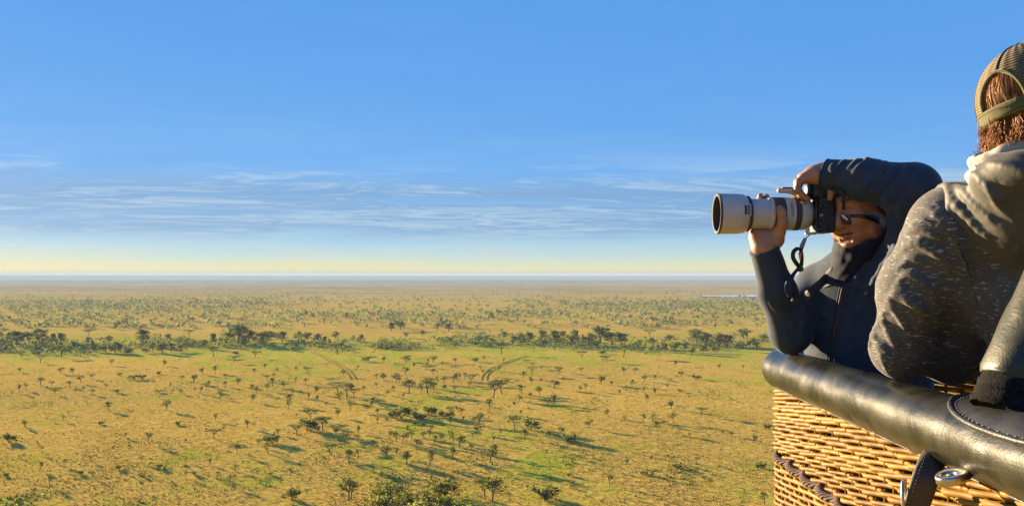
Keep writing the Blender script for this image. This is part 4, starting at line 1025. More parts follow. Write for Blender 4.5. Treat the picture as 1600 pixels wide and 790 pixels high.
# folds drawn where the photograph shows them: raised sleeve, then the draped front
for pts, r in ((((1302, 256), (1300, 268), (1306, 284)), 0.006), (((1320, 250), (1312, 262), (1300, 272)), 0.006), (((1340, 246), (1332, 262), (1318, 276)), 0.007), (((1357, 242), (1352, 258), (1336, 272), (1330, 284)), 0.010), (((1386, 247), (1376, 266), (1356, 284), (1348, 296)), 0.010),
               (((1404, 250), (1396, 270), (1378, 292), (1366, 304)), 0.010), (((1420, 256), (1412, 280), (1396, 304), (1382, 316)), 0.009), (((1434, 262), (1430, 290), (1416, 318), (1400, 332)), 0.009), (((1352, 286), (1366, 296), (1382, 300)), 0.006), (((1374, 304), (1390, 310), (1406, 308)), 0.007), (((1390, 322), (1402, 322), (1412, 316)), 0.006),
               (((1414, 296), (1410, 330), (1412, 362)), 0.008), (((1400, 340), (1404, 372), (1398, 400)), 0.007),
               (((1400, 384), (1372, 430), (1340, 490), (1328, 530)), 0.010), (((1388, 372), (1352, 420), (1326, 470)), 0.009), (((1408, 420), (1382, 480), (1362, 555)), 0.011), (((1372, 392), (1344, 424), (1328, 448)), 0.006), (((1394, 450), (1366, 510), (1346, 565)), 0.007), (((1274, 470), (1284, 490), (1300, 500)), 0.006),
               (((1243, 470), (1252, 500), (1250, 530)), 0.008), (((1234, 500), (1244, 516), (1256, 522)), 0.006), (((1226, 520), (1236, 532), (1250, 540)), 0.006), (((1204, 470), (1216, 486), (1232, 490)), 0.004)):
    crease(jk, pts, r * (1.45 if pts[0][1] < 345 else 1.15), 2.2, 2.9, 9, 0.008)
jk.disp = limb_folds([(E2, W2, 0.06, 0.002, 2.0, 0.6, 1.0, V3(0.5, -0.6, 0)), (E2 + V3(0, 0, -0.02), S2, 0.09, 0.003, 4.0, 0.8, 2.0, V3(-0.2, -0.9, 0.2)),
                      (E1, W1, 0.075, 0.0025, 5.5, 0.9, 4.0, V3(-0.2, -0.5, -0.8)), (S1, E1, 0.10, 0.0035, 4.5, 0.9, 5.0, V3(-0.8, -0.5, 0.1)), (TC + V3(0, 0, -0.25), TC + V3(0, 0, 0.2), 0.3, 0.0035, 2.5, 2.5, 7.0, TF)])
jk.cut(W1, unit(W1 - E1), 0.10); jk.cut(W2 + unit(W2 - E2) * 0.002, unit(W2 - E2), 0.10)
jk.cut(V3(0, 0, ALT - 0.62), V3(0, 0, -1))
jacket = jk.mesh(0.0040, 'jacket', M_navy, smooth_it=1)
# cuffs, zip, placket, logo
M_zip = mat('black_zip', (0.012, 0.012, 0.014), 0.5)
def hoop(c, n, r, th_, tk=0.9, nn=28):
    n = unit(n); u = unit(np.cross(n, V3(0.3, 0.2, 1))); v = np.cross(n, u); a = np.linspace(0, 2 * math.pi, nn, endpoint=False)
    return tube_np(np.asarray(c) + r * (np.cos(a)[:, None] * u + np.sin(a)[:, None] * v), th_, 8, closed=True)
subp = []
for c, e, r in ((W1, E1, 0.0405), (W2, E2, 0.0395)):
    V, F = hoop(c + unit(e - c) * 0.004, e - c, r, 0.0045); subp.append(mesh_np('cuff', V, F, M_navy))
zp = [surf(jk, *q, lift=0.001) for q in ((1336, 404), (1326, 425), (1318, 450), (1312, 480), (1306, 510), (1300, 545), (1297, 575))]
V, F = ribbon(zp, unit(V3(0.9, -0.4, 0.1)), 0.012, 0.004, 50); subp.append(mesh_np('zip', V, F, M_zip))
for dx in (-5.5, 6.0):
    zq = [surf(jk, x + dx, y, lift=0.0005) for x, y in ((1334, 410), (1326, 425), (1318, 450), (1312, 480), (1306, 510), (1300, 545), (1297, 575))]
    V, F = tube_np(smooth_path(zq, 40), 0.0026, 6); subp.append(mesh_np('zip_placket', V, fix_tris(F), M_navy))
M_logo = mat('pale_embroidery', (0.55, 0.56, 0.58), 0.8)
def text_mesh(name, body_, size, mt, origin, xdir, ydir, parent=None, wrap=None):
    cu = bpy.data.curves.new(name, 'FONT'); cu.body = body_; cu.size = size; cu.extrude = size * 0.03; cu.align_x = 'CENTER'; cu.align_y = 'CENTER'; cu.resolution_u = 3
    o = bpy.data.objects.new(name, cu); col.objects.link(o); dg_ = bpy.context.evaluated_depsgraph_get(); me = bpy.data.meshes.new_from_object(o.evaluated_get(dg_)); bpy.data.objects.remove(o)
    n = len(me.vertices); co = np.zeros(n * 3, np.float32); me.vertices.foreach_get('co', co); co = co.reshape(-1, 3)
    xd, yd = unit(xdir), unit(ydir); zd = np.cross(xd, yd)
    W_ = np.asarray(origin) + co[:, :1] * xd + co[:, 1:2] * yd + co[:, 2:] * zd
    if wrap is not None: W_ = wrap(co)
    me.vertices.foreach_set('co', W_.astype(np.float32).ravel()); me.update(); me.materials.append(mt)
    return link(bpy.data.objects.new(name, me), parent)
lg = surf(jk, 1291, 446, lift=0.003); l0 = surf(jk, 1284, 448, lift=0.003); l1 = surf(jk, 1298, 443, lift=0.003)
subp.append(text_mesh('chest_logo', 'Columbia', 0.0085, M_logo, (l0 + l1) / 2 + V3(-0.001, -0.003, 0), l1 - l0, V3(0.05, 0.1, 1) - unit(l1 - l0) * (V3(0.05, 0.1, 1) @ unit(l1 - l0))))
# collar: stand-up funnel, open under the chin
cl = SDF()
cc = HW(0.0, 0, -0.115)
for a in np.linspace(-2.75, 2.75, 25):
    dirn = math.cos(a) * unit(V3(-0.80, -0.6, 0)) + math.sin(a) * unit(np.cross(V3(0, 0, 1), V3(-0.80, -0.6, 0)))
    topz = -0.004 + 0.100 * (0.5 - 0.5 * math.cos(a)) ** 0.9
    cl.cap(neck + dirn * 0.086 + V3(0, 0, -0.035), HW(0.012, 0, -0.13) + dirn * 0.078 + V3(0, 0, topz), 0.013, 0.010, 0.02)
cl.disp = lambda p: 0.0025 * vnoise(p * 16, 31)
collar = cl.mesh(0.0040, 'collar', M_navydark, smooth_it=1)
# beanie: ribbed knit cap down to the brow and over the ears
bn_ = SDF(); bn_.ell(HW(-0.010, 0, 0.038), HA, (0.118, 0.098, 0.084), 0.02); bn_.ell(HW(-0.025, 0, -0.005), HA, (0.096, 0.099, 0.095), 0.03)
bn_.cut(HW(0.10, 0, 0.034), -unit(HA[2] * 0.84 + HA[0] * -0.55))
bn_.disp = lambda p: 0.0016 * np.sin(58 * np.arctan2((p - HC) @ HA[1], (p - HC) @ HA[0]) * 0.6) + 0.002 * vnoise(p * 12, 3)
beanie = bn_.mesh(0.0035, 'beanie', M_knit, smooth_it=1)
# ribs need the head's own axes: move the mesh into a local frame
Mx = Matrix(((HA[0][0], HA[1][0], HA[2][0], HC[0]), (HA[0][1], HA[1][1], HA[2][1], HC[1]), (HA[0][2], HA[1][2], HA[2][2], HC[2]), (0, 0, 0, 1)))
beanie.data.transform(Mx.inverted()); beanie.matrix_world = Mx
# trousers, standing on the basket floor
M_trs = cloth('dark_trousers', (0.03, 0.03, 0.032), (0.045, 0.045, 0.048), 0.9)
def trousers(hip, fwd, name='trousers'):
    s = SDF(); l = np.cross(V3(0, 0, 1), fwd); z = ALT - 1.43 - hip[2]
    s.ell(hip, np.array([fwd, l, V3(0, 0, 1)]), (0.12, 0.17, 0.13), 0.05)
    for k in (-1, 1):
        h0 = hip + l * 0.09 * k; s.chain([h0, h0 + fwd * 0.03 + V3(0, 0, z * 0.52), h0 + V3(0, 0, z + 0.09)], [0.095, 0.068, 0.058], 0.04)
        s.cap(h0 + V3(0, 0, z + 0.045) - fwd * 0.04, h0 + V3(0, 0, z + 0.04) + fwd * 0.15, 0.043, 0.036, 0.02)
    s.cut(V3(0, 0, ALT - 1.428), V3(0, 0, -1)); return s.mesh(0.012, name, M_trs, smooth_it=1)
tr1 = trousers(V3(1.08, 2.68, ALT - 0.62), TF)
# sunglasses hanging on the cheek with their dark arm back to the ear
M_blackp = mat('black_plastic', (0.012, 0.012, 0.013), 0.35)
M_lensp = mat('pink_mirror_lens', (0.55, 0.42, 0.46), 0.15, metal=0.8)
fs = lambda px, py, lift=0.004: surf(body, px, py, 2.3, 2.7, lift)
g0 = [fs(1328, 337), fs(1340, 337.5), fs(1352, 338.5), fs(1364, 341), fs(1374, 345)]
V, F = ribbon(g0, V3(0, 0.05, 1), [0.010, 0.009, 0.011, 0.016, 0.018], 0.003, 24); glasses = mesh_np('glasses_arm', V, F, M_blackp)
gl = fs(1321, 343, 0.008); V, F = ring_plate(gl, unit(V3(0.75, -0.3, -0.75)), unit(V3(0.55, -0.2, 0.6)), unit(np.cross(unit(V3(0.75, -0.3, -0.75)), unit(V3(0.55, -0.2, 0.6)))), 0.019, 0.010, 0.001, 0.008)
glens = mesh_np('glasses_frame', V, F, M_blackp); V, F = ring_plate(gl + V3(-0.004, -0.006, 0.006), unit(V3(0.75, -0.3, -0.75)), unit(V3(0.55, -0.2, 0.6)), unit(np.cross(unit(V3(0.75, -0.3, -0.75)), unit(V3(0.55, -0.2, 0.6)))), 0.013, 0.004, 0.0005, 0.004)
gl2 = mesh_np('glasses_lens', V, F, M_lensp)
adopt(person1, body_o, jacket, collar, tr1, glasses); 
bw = beanie.matrix_world.copy(); beanie.parent = person1; beanie.matrix_parent_inverse = Matrix.Translation(-Vector(person1.location))
for o in subp: o.parent = jacket
glens.parent = glasses; gl2.parent = glasses
# ------------------------------------------------------------------ camera with white telephoto lens
camera = empty('photo_camera', LAX(1270), 'camera held upright with large white telephoto lens, hood and dangling strap', 'camera')
M_lw = mat('lens_white_enamel', (0.44, 0.40, 0.35), 0.42, noise=(25, 0.05), bump=(300, 0.05, 0.001))
M_lb = mat('lens_rubber', (0.050, 0.040, 0.036), 0.75, bump=(200, 0.1, 0.001)); M_cb = mat('camera_black', (0.014, 0.014, 0.016), 0.5, bump=(700, 0.25, 0.0006))
M_plate = mat('anodised_plate', (0.018, 0.020, 0.026), 0.42, metal=0.4); M_glass = mat('lens_glass', (0.01, 0.012, 0.02), 0.05, spec=0.8); M_red = mat('red_ring', (0.45, 0.02, 0.02), 0.4); M_silver = mat('silver_screw', (0.6, 0.58, 0.55), 0.35, metal=1.0)
PXM = LD / FPX
def lathe(prof, mt, name, sides=48, caps=True):
    """prof: (photo x, radius in photo px) along the lens axis"""
    a = np.arange(sides) * 2 * math.pi / sides; V = []
    for px, r in prof:
        c = LAX(px); V.append(np.c_[np.full(sides, c[0]), c[1] + r * PXM * np.cos(a), c[2] + r * PXM * np.sin(a)])
    V = np.concatenate(V); n = len(prof)
    F = [(i * sides + j, i * sides + (j + 1) % sides, (i + 1) * sides + (j + 1) % sides, (i + 1) * sides + j) for i in range(n - 1) for j in range(sides)]
    if caps: F += [tuple(range(sides)), tuple(reversed(range((n - 1) * sides, n * sides)))]
    o = mesh_np(name, V, F, mt); 
    for p in o.data.polygons: p.use_smooth = len(p.vertices) == 4
    md = o.modifiers.new('edge', 'EDGE_SPLIT'); md.split_angle = math.radians(32)
    return o
cp = []; cs = []
hood = lathe([(1120.5, 27.5), (1120, 31.0), (1121, 31.4), (1126, 31.6), (1150, 31.2), (1161, 30.0), (1165.5, 26.5), (1167, 25.4), (1165, 24.2), (1150, 27.0), (1122, 28.6), (1120.5, 27.5)], M_lw, 'lens_hood', caps=False); cp.append(hood)
hl = lathe([(1121.5, 28.9), (1121.2, 28.2), (1150, 26.6), (1164, 24.0), (1166, 20)], M_lb, 'hood_lining', caps=False); cs.append((hl, hood))
hr = lathe([(1119.6, 27.8), (1119.2, 30.6), (1120.6, 31.9), (1122.6, 31.9), (1122.6, 31.0)], M_lb, 'hood_lip', caps=False); cs.append((hr, hood))
cp.append(lathe([(1165.5, 24.0), (1165.6, 27.4), (1166.6, 28.0), (1169.4, 27.6), (1171, 25.0), (1171, 23)], M_lb, 'hood_mount'))
# hood window: pale frame, dark recess with ribs
def hood_panel(px0, px1, a0, a1, r, mt, name, th_=0.8):
    aa = np.linspace(a0, a1, 7); V = []
    for rr2 in (r, r + th_):
        for px in (px0, px1):
            for a in aa: c = LAX(px); V.append((c[0], c[1] - rr2 * PXM * math.cos(a), c[2] + rr2 * PXM * math.sin(a)))
    m = 7; g_ = lambda l, x, k: (l * 2 + x) * m + k
    F = [(g_(1, 0, k), g_(1, 1, k), g_(1, 1, k + 1), g_(1, 0, k + 1)) for k in range(m - 1)]
    F += [(g_(0, x, k), g_(0, x, k + 1), g_(1, x, k + 1), g_(1, x, k)) for x in (0, 1) for k in range(m - 1)] + [(g_(0, 0, k), g_(0, 1, k), g_(1, 1, k), g_(1, 0, k)) for k in (0, m - 1)]
    return mesh_np(name, V, F, mt, smooth=False)
cs.append((hood_panel(1148.5, 1166, -0.16, 0.42, 30.4, M_lw, 'hood_window_frame', 1.0), hood)); cs.append((hood_panel(1155.5, 1165.2, -0.10, 0.36, 31.0, M_lb, 'hood_window', 0.9), hood))
for px in (1159.5, 1163.0): cs.append((hood_panel(px, px + 1.1, -0.09, 0.35, 31.6, M_lw, 'hood_window_rib', 0.8), hood))
cp.append(lathe([(1169, 10), (1169, 23.6), (1199, 23.6), (1199, 10)], M_lw, 'inner_barrel'))
fr = lathe([(1168.5, 0.5), (1168.2, 12), (1168.5, 21)], M_glass, 'front_glass'); cp.append(fr)
cp.append(lathe([(1198, 22), (1198, 24.6), (1199.5, 25.6), (1202.5, 25.9), (1204.5, 25.6), (1204.5, 22)], M_lw, 'barrel_collar'))
cp.append(lathe([(1204.4, 22), (1204.4, 25.9), (1205.6, 25.9), (1205.6, 22)], M_red, 'red_ring'))
cp.append(lathe([(1205.6, 22), (1205.6, 25.5), (1206.5, 26.2), (1221.5, 26.0), (1222.5, 25.2), (1222.5, 22)], M_lb, 'zoom_ring'))
mid = lathe([(1222.5, 22), (1222.5, 25.8), (1237, 25.6), (1237, 22)], M_lw, 'middle_barrel'); cp.append(mid)
cp.append(lathe([(1237, 22), (1237, 25.4), (1237.8, 26.0), (1245.6, 25.9), (1246.4, 25.2), (1246.4, 22)], M_lb, 'focus_ring'))
rear = lathe([(1246.4, 22), (1246.4, 25.4), (1251, 25.2), (1251.3, 24.6), (1252.5, 24.6), (1252.8, 25.2), (1259, 24.6), (1263.5, 22.0), (1266, 18.5), (1266, 12)], M_lw, 'rear_barrel'); cp.append(rear)
cp.append(lathe([(1265.5, 10), (1265.5, 18.6), (1272, 18.6), (1272, 10)], M_cb, 'lens_mount'))
# lettering on the middle barrel, running round the lens
def wrap_txt(co):
    r = 26.4 * PXM; a = co[:, 0] / r; c = LAX(1231.0); return np.c_[c[0] + co[:, 1], c[1] - (r + co[:, 2]) * np.cos(a - 0.25), c[2] - (r + co[:, 2]) * np.sin(a - 0.25)]
lt = text_mesh('lettering', 'Canon', 0.017, mat('lens_print', (0.20, 0.19, 0.18), 0.5), V3(0, 0, 0), V3(1, 0, 0), V3(0, 1, 0), wrap=wrap_txt); cs.append((lt, mid))
# tripod foot turned up, with its knob
def box_np(c, ax, half, bev=0.0):
    bm = bmesh.new(); bmesh.ops.create_cube(bm, size=2.0); 
    for v in bm.verts: v.co = Vector([v.co[i] * half[i] for i in range(3)])
    if bev: bmesh.ops.bevel(bm, geom=list(bm.edges), offset=bev, segments=3, profile=0.6, affect='EDGES')
    bmesh.ops.recalc_face_normals(bm, faces=bm.faces)
    V = np.array([v.co[:] for v in bm.verts]) @ np.asarray(ax) + np.asarray(c); bm.verts.index_update(); F = [tuple(v.index for v in f.verts) for f in bm.faces]; bm.free()
    return V, F
I3 = np.eye(3)
fb = SDF(); yf = -0.012
fp = lambda px, py, dy=yf: PA(px, py, LD + dy)
fb.cap(fp(1253, 314), fp(1251, 309), 0.0105, 0.0105, 0.012); fb.cap(fp(1251, 309), fp(1243, 301), 0.0095, 0.009, 0.014); fb.cap(fp(1243, 301), fp(1236, 298), 0.0085, 0.0065, 0.012)
fb.cap(fp(1238, 298), fp(1218, 297.5), 0.0062, 0.0062, 0.010); fb.cap(fp(1238, 298, yf - 0.010), fp(1218, 297.5, yf - 0.010), 0.0058, 0.0058, 0.012); fb.cap(fp(1238, 298, yf + 0.010), fp(1218, 297.5, yf + 0.010), 0.0058, 0.0058, 0.012)
foot = fb.mesh(0.0022, 'tripod_foot', M_lw, smooth_it=1); cp.append(foot)
V, F = box_np(fp(1228, 294.2), I3, (0.0145, 0.014, 0.0022), 0.0012); cs.append((mesh_np('foot_pad', V, F, M_cb, smooth=False), foot))
a = np.arange(20) * 2 * math.pi / 20; kb = PA(1253, 318, LD - 0.030)
V, F = tube_np([kb + V3(0, 0, -0.006), kb + V3(0, 0, 0.004), kb + V3(0, 0, 0.006)], [0.0105, 0.0105, 0.008], 20); cs.append((mesh_np('foot_knob', V, fix_tris(F), M_lw), foot))
V, F = tube_np([PA(1200, 359, LD - 0.006), PA(1200, 362, LD - 0.006)], [0.004, 0.0035], 12); cp.append(mesh_np('lock_screw', V, fix_tris(F), M_lw))
# camera body turned upright: its base plate faces us
def bodybox(x0, x1, y0, y1, dn, df, bev, name, mt):
    a_, b_ = PA(x0, y0, LD), PA(x1, y1, LD); c = (a_ + b_) / 2; c[1] = LD + (dn + df) / 2
    V, F = box_np(c, I3, (abs(b_[0] - a_[0]) / 2, (df - dn) / 2, abs(a_[2] - b_[2]) / 2), bev); return mesh_np(name, V, F, mt, smooth=True)
bodyb = bodybox(1270.5, 1296, 300, 364.5, -0.046, 0.044, 0.006, 'camera_body', M_cb); cp.append(bodyb)
cp.append(bodybox(1261.5, 1298, 285.5, 311, -0.048, 0.040, 0.013, 'camera_grip', M_cb))
cs.append((bodybox(1290, 1303, 318, 340, -0.004, 0.050, 0.006, 'viewfinder', M_cb), bodyb))
plate = bodybox(1273.5, 1294.5, 310, 363.5, -0.0535, -0.0465, 0.0025, 'base_plate', M_plate); cp.append(plate)
pb_ = Build()
def bar(x0, y0, x1, y1, r=0.0016): pb_.tube([PA(x0, y0, LD - 0.0538), PA(x1, y1, LD - 0.0538)], r, 6)
for x in (1275.5, 1292.5): bar(x, 312, x, 361.5, 0.0022)
for y in (312, 361.5): bar(1275.5, y, 1292.5, y, 0.0022)
for y in (323, 350): bar(1277, y - 5, 1284, y); bar(1284, y, 1291, y - 5); bar(1277, y + 5, 1284, y); bar(1284, y, 1291, y + 5)
bar(1284, 312, 1284, 328); bar(1284, 345, 1284, 361); cs.append((pb_.obj('plate_ribs', mat('plate_edge', (0.05, 0.054, 0.065), 0.4, metal=0.5)), plate))
for y, r in ((335.5, 0.0062), (313.5, 0.0028)):
    V, F = tube_np([PA(1283.5, y, LD - 0.0530), PA(1283.5, y, LD - 0.0570), PA(1283.5, y, LD - 0.0576)], [r, r, r * 0.7], 14); cs.append((mesh_np('plate_screw', V, fix_tris(F), M_silver), plate))
V, F = box_np(PA(1266.5, 365, LD - 0.035), I3, (0.014, 0.010, 0.0028), 0.0012); cp.append(mesh_np('plate_wing', V, F, mat('brass_plate', (0.32, 0.28, 0.20), 0.4, metal=0.8)))
V, F = box_np(PA(1262, 361, LD - 0.040), I3, (0.0045, 0.006, 0.010), 0.002); cp.append(mesh_np('wing_clamp', V, F, M_lw))
# strap: clip, loop and the long band to the shoulder
M_strap = mat('black_strap_webbing', (0.010, 0.010, 0.012), 0.7, bump=(500, 0.4, 0.001)); M_grey = mat('grey_clip', (0.20, 0.21, 0.23), 0.4, metal=0.6); M_orange = mat('orange_tab', (0.75, 0.16, 0.05), 0.6)
sd = LD - 0.05
V, F = tube_np(smooth_path([PA(1266, 366, LD - 0.04), PA(1260, 371, sd), PA(1258, 374, sd)], 8), 0.0016, 6); cp.append(mesh_np('strap_cord', V, fix_tris(F), M_strap))
V, F = ribbon([PA(1258.5, 372, sd), PA(1254.5, 381, sd), PA(1251.5, 389, sd)], V3(0.9, 0.2, 0.3), [0.008, 0.0115, 0.012], 0.005, 14); cp.append(mesh_np('strap_clip', V, F, M_grey))
loop = [PA(1252, 388, sd), PA(1246, 388, sd - 0.006), PA(1240, 393, sd - 0.01), PA(1239, 402, sd - 0.01), PA(1244, 411, sd - 0.006), PA(1249, 417, sd), PA(1248, 424, sd)]
V, F = ribbon(loop, np.array([[0.5, -0.8, 0.2], [0.4, -0.8, -0.6], [0.7, -0.8, -0.2], [0.6, -0.8, 0.3], [0.6, -0.7, 0.5], [0.8, -0.6, 0], [0.8, -0.5, 0]], float), 0.0125, 0.003, 40); lp = mesh_np('strap_loop', V, F, M_strap); cp.append(lp)
V, F = ribbon([PA(1251, 389, sd - 0.004), PA(1253, 402, sd - 0.006), PA(1252, 416, sd - 0.004)], V3(0.95, 0.3, 0.1), 0.011, 0.003, 14); cp.append(mesh_np('strap_return', V, F, M_strap))
V, F = ribbon([PA(1250, 394, sd - 0.009), PA(1250.5, 399, sd - 0.0095), PA(1250, 405, sd - 0.009)], V3(0.95, 0.3, 0.1), [0.011, 0.009, 0.004], 0.002, 8); cs.append((mesh_np('strap_tab', V, F, M_orange), lp))
V, F = box_np(PA(1250, 420, sd - 0.004), I3, (0.009, 0.004, 0.0065), 0.002); cp.append(mesh_np('strap_buckle', V, F, M_blackp))
band = [PA(1249, 418, sd), PA(1240, 428, sd - 0.01), PA(1233, 442, sd - 0.02), PA(1234, 457, sd - 0.03), PA(1243, 466, sd - 0.04), PA(1256, 464, 2.46), PA(1272, 452, 2.44), surf(jk, 1288, 437, lift=0.012), surf(jk, 1302, 422, lift=0.008), surf(jk, 1316, 409, lift=0.006), surf(jk, 1330, 399, lift=0.004)]
wdl = np.array([[0.8, -0.5, 0.2], [0.75, -0.6, 0.5], [0.9, -0.5, 0.1], [0.9, -0.4, -0.5], [0.5, -0.4, -0.9], [0.3, -0.4, -0.9], [0.4, -0.3, -0.9], [0.4, -0.3, -0.8], [0.4, -0.3, -0.8], [0.5, -0.3, -0.8], [0.5, -0.3, -0.8]], float)
V, F = ribbon(band, -wdl, [0.013, 0.016, 0.021, 0.023, 0.024, 0.025, 0.025, 0.025, 0.025, 0.024, 0.022], 0.003, 80); cp.append(mesh_np('shoulder_strap', V, F, M_strap))
# second strap end hanging from the body past the eye
V, F = ribbon([PA(1299, 290, 2.46), PA(1313, 295, 2.44), PA(1318, 310, 2.43), PA(1318, 328, 2.44)], V3(0.8, -0.4, 0.1), 0.009, 0.002, 16); cp.append(mesh_np('strap_end', V, F, M_strap))
adopt(camera, *cp)
for o, p in cs: o.parent = p; o.matrix_parent_inverse = Matrix()
# ------------------------------------------------------------------ second passenger, seen from behind
person2 = empty('person', (1.02, 1.66, ALT - 1.43), 'passenger seen from behind in olive mesh cap and speckled grey jacket, elbow on rim', 'person')
M_heather = cloth('speckled_grey_jacket', (0.066, 0.060, 0.054), (0.092, 0.084, 0.075), 0.85, 0.15, 9, 380, 0.3, flecks=((0.36, 0.33, 0.29), 0.75))
M_olive = cloth('olive_grey_yoke', (0.060, 0.054, 0.040), (0.080, 0.072, 0.054), 0.62, 0.1, 9, 500, 0.15, spec=0.4)
M_hair = bpy.data.materials.new('auburn_hair'); M_hair.use_nodes = True; t = NT(M_hair.node_tree); b = t.n['Principled BSDF']
g = t.new('ShaderNodeNewGeometry'); t.set(b.inputs['Base Color'], t.mix(t.mapr(t.noise(t.vscale(g.outputs['Position'], 1, 1, 0.4), 130, 3), 0.3, 0.7), (0.14, 0.052, 0.016, 1), (0.42, 0.19, 0.06, 1)))
b.inputs['Roughness'].default_value = 0.6; b.inputs['Specular IOR Level'].default_value = 0.25
H2 = PA(1632, 180, 1.62); F2 = unit(V3(0.86, 0.47, 0.16))
A2 = frame(F2, V3(-0.34, 0.10, 1.0))
SL2 = PA(1482, 354, 1.735); EL2 = PA(1408, 548, 1.865); HN2 = PA(1560, 545, 1.93)
N2 = V3(0.945, 1.615, ALT + 0.175); SR2 = V3(1.16, 1.43, ALT + 0.10)
T2 = V3(1.03, 1.62, ALT - 0.08); TF2 = unit(V3(0.80, 0.60, 0)); TL2 = np.cross(V3(0, 0, 1), TF2); ax2 = np.array([TF2, TL2, V3(0, 0, 1)])
b2 = SDF(); HW2 = build_head(b2, H2, A2)
b2.cap(HW2(-0.025, 0, -0.05), N2 + V3(0, 0, -0.03), 0.055, 0.062, 0.03); b2.cap(N2 + V3(0, 0, -0.03), T2 + V3(0.05, 0, 0), 0.065, 0.075, 0.05); b2.cap(T2 + V3(0.05, 0, 0), T2 + V3(0.10, 0.03, -0.45), 0.075, 0.08, 0.05)
b2.cap(N2 + V3(0, 0, -0.06), SL2, 0.06, 0.05, 0.05); b2.cap(N2 + V3(0, 0, -0.06), SR2, 0.06, 0.05, 0.05)
b2.chain([SL2, EL2, HN2], [0.048, 0.042, 0.030], 0.03)
ER2 = V3(1.30, 1.55, ALT - 0.17); HR2 = V3(1.12, 1.80, ALT - 0.19); b2.chain([SR2, ER2, HR2], [0.048, 0.042, 0.030], 0.03)
fdir = unit(HN2 - EL2)
for hnd, fd, sgn in ((HN2, fdir, 1), (HR2, unit(HR2 - ER2), -1)):
    sd_ = unit(np.cross(fd, V3(0, 0, 1))); b2.cap(hnd, hnd + fd * 0.075, 0.028, 0.025, 0.02); b2.cap(hnd + sd_ * 0.02, hnd + fd * 0.08 + sd_ * 0.024, 0.02, 0.018, 0.02); b2.cap(hnd - sd_ * 0.02, hnd + fd * 0.08 - sd_ * 0.024, 0.02, 0.018, 0.02)
    for q in range(4):
        o_ = sd_ * (-0.030 + 0.020 * q); L = (0.060, 0.070, 0.074, 0.064)[q]
        finger(b2, [hnd + fd * 0.085 + o_, hnd + fd * (0.085 + L * 0.45) + o_ - V3(0, 0, 0.006), hnd + fd * (0.085 + L * 0.8) + o_ - V3(0, 0, 0.022), hnd + fd * (0.085 + L) + o_ - V3(0, 0, 0.040)], 0.0098, 0.0078)
    finger(b2, [hnd + fd * 0.02 + sd_ * 0.03 * sgn, hnd + fd * 0.055 + sd_ * 0.052 * sgn - V3(0, 0, 0.006), hnd + fd * 0.09 + sd_ * 0.056 * sgn - V3(0, 0, 0.014)], 0.0125, 0.0088)
body2 = b2.mesh(0.0036, 'body', skin_mat('fair_skin', (0.52, 0.28, 0.18)), smooth_it=1)
tint(body2, [(HW2(0.094, 0.018, -0.064), HW2(0.094, -0.018, -0.064), 0.010, 0, 0.7)])
# --- jacket: torso and sleeves
k2 = SDF()
k2.ell(T2 + V3(0.035, -0.01, 0.02), ax2, (0.130, 0.190, 0.24), 0.05); k2.ell(T2 + V3(0.12, 0.05, -0.25), ax2, (0.12, 0.14, 0.32), 0.08)
k2.cap(N2 + V3(0.01, 0, -0.055), SL2 + V3(0.02, -0.01, -0.004), 0.070, 0.078, 0.05); k2.cap(N2 + V3(0, 0, -0.07), SR2, 0.075, 0.085, 0.05)
k2.chain([SL2, (SL2 + EL2) / 2 + V3(-0.012, 0, 0.006), EL2 + V3(0.004, 0, 0.010)], [0.076, 0.073, 0.059], 0.03)
k2.chain([EL2 + V3(0.0, 0, 0.004), HN2 + (EL2 - HN2) * 0.12], [0.059, 0.046], 0.03); k2.chain([SR2, ER2, HR2 + (ER2 - HR2) * 0.1], [0.085, 0.066, 0.045], 0.03)
k2.cap(T2 + V3(0.0, 0.05, -0.08), SL2 + V3(0.05, -0.01, -0.06), 0.07, 0.06, 0.05)
k2.cap(SL2 + V3(0.07, 0.02, -0.12), EL2 + V3(0.13, 0.04, -0.02), 0.055, 0.055, 0.04); k2.cap(T2 + V3(0.03, 0.07, -0.08), T2 + V3(0.06, 0.12, -0.22), 0.06, 0.06, 0.04)
k2_base = [k2.items[q] for q in (0, 2, 3, 4, 7, 9)]
# sleeve folds seen along its sunlit edge
for pts, r in ((((1416, 362), (1440, 356), (1470, 372)), 0.008), (((1407, 392), (1436, 378), (1468, 396), (1490, 420)), 0.010), (((1404, 420), (1425, 404), (1452, 416)), 0.007), (((1400, 446), (1424, 428), (1448, 446), (1462, 470)), 0.010), (((1386, 470), (1410, 454), (1434, 478), (1444, 500)), 0.010), (((1396, 462), (1424, 470), (1450, 492)), 0.006),
               (((1374, 496), (1394, 478), (1414, 504), (1424, 530)), 0.010), (((1364, 520), (1380, 500), (1398, 532), (1402, 556)), 0.009), (((1357, 546), (1367, 524), (1382, 560), (1386, 578)), 0.008), (((1372, 540), (1386, 546), (1396, 572)), 0.006), (((1442, 324), (1462, 332), (1484, 366), (1498, 396)), 0.008), (((1464, 318), (1488, 352), (1504, 392), (1522, 430)), 0.010), (((1424, 350), (1448, 346), (1466, 354)), 0.005),
               (((1440, 520), (1462, 540), (1490, 552)), 0.006), (((1430, 556), (1460, 566), (1492, 568)), 0.006)):
    crease(k2, pts, r * 1.1, 1.4, 2.05, 9, 0.007)
k2.disp = limb_folds([(SL2 + V3(0, 0, 0.02), EL2 + V3(0, 0, -0.03), 0.10, 0.0035, 5.0, 1.3, 3.0, V3(-0.9, -0.3, 0.1)), (EL2, HN2, 0.08, 0.003, 4.0, 0.8, 1.0, V3(0, -0.5, 0.5)), (T2 + V3(0, 0, -0.3), T2 + V3(0, 0, 0.25), 0.32, 0.004, 3.0, 2.0, 5.0, V3(-0.7, -0.7, 0))])
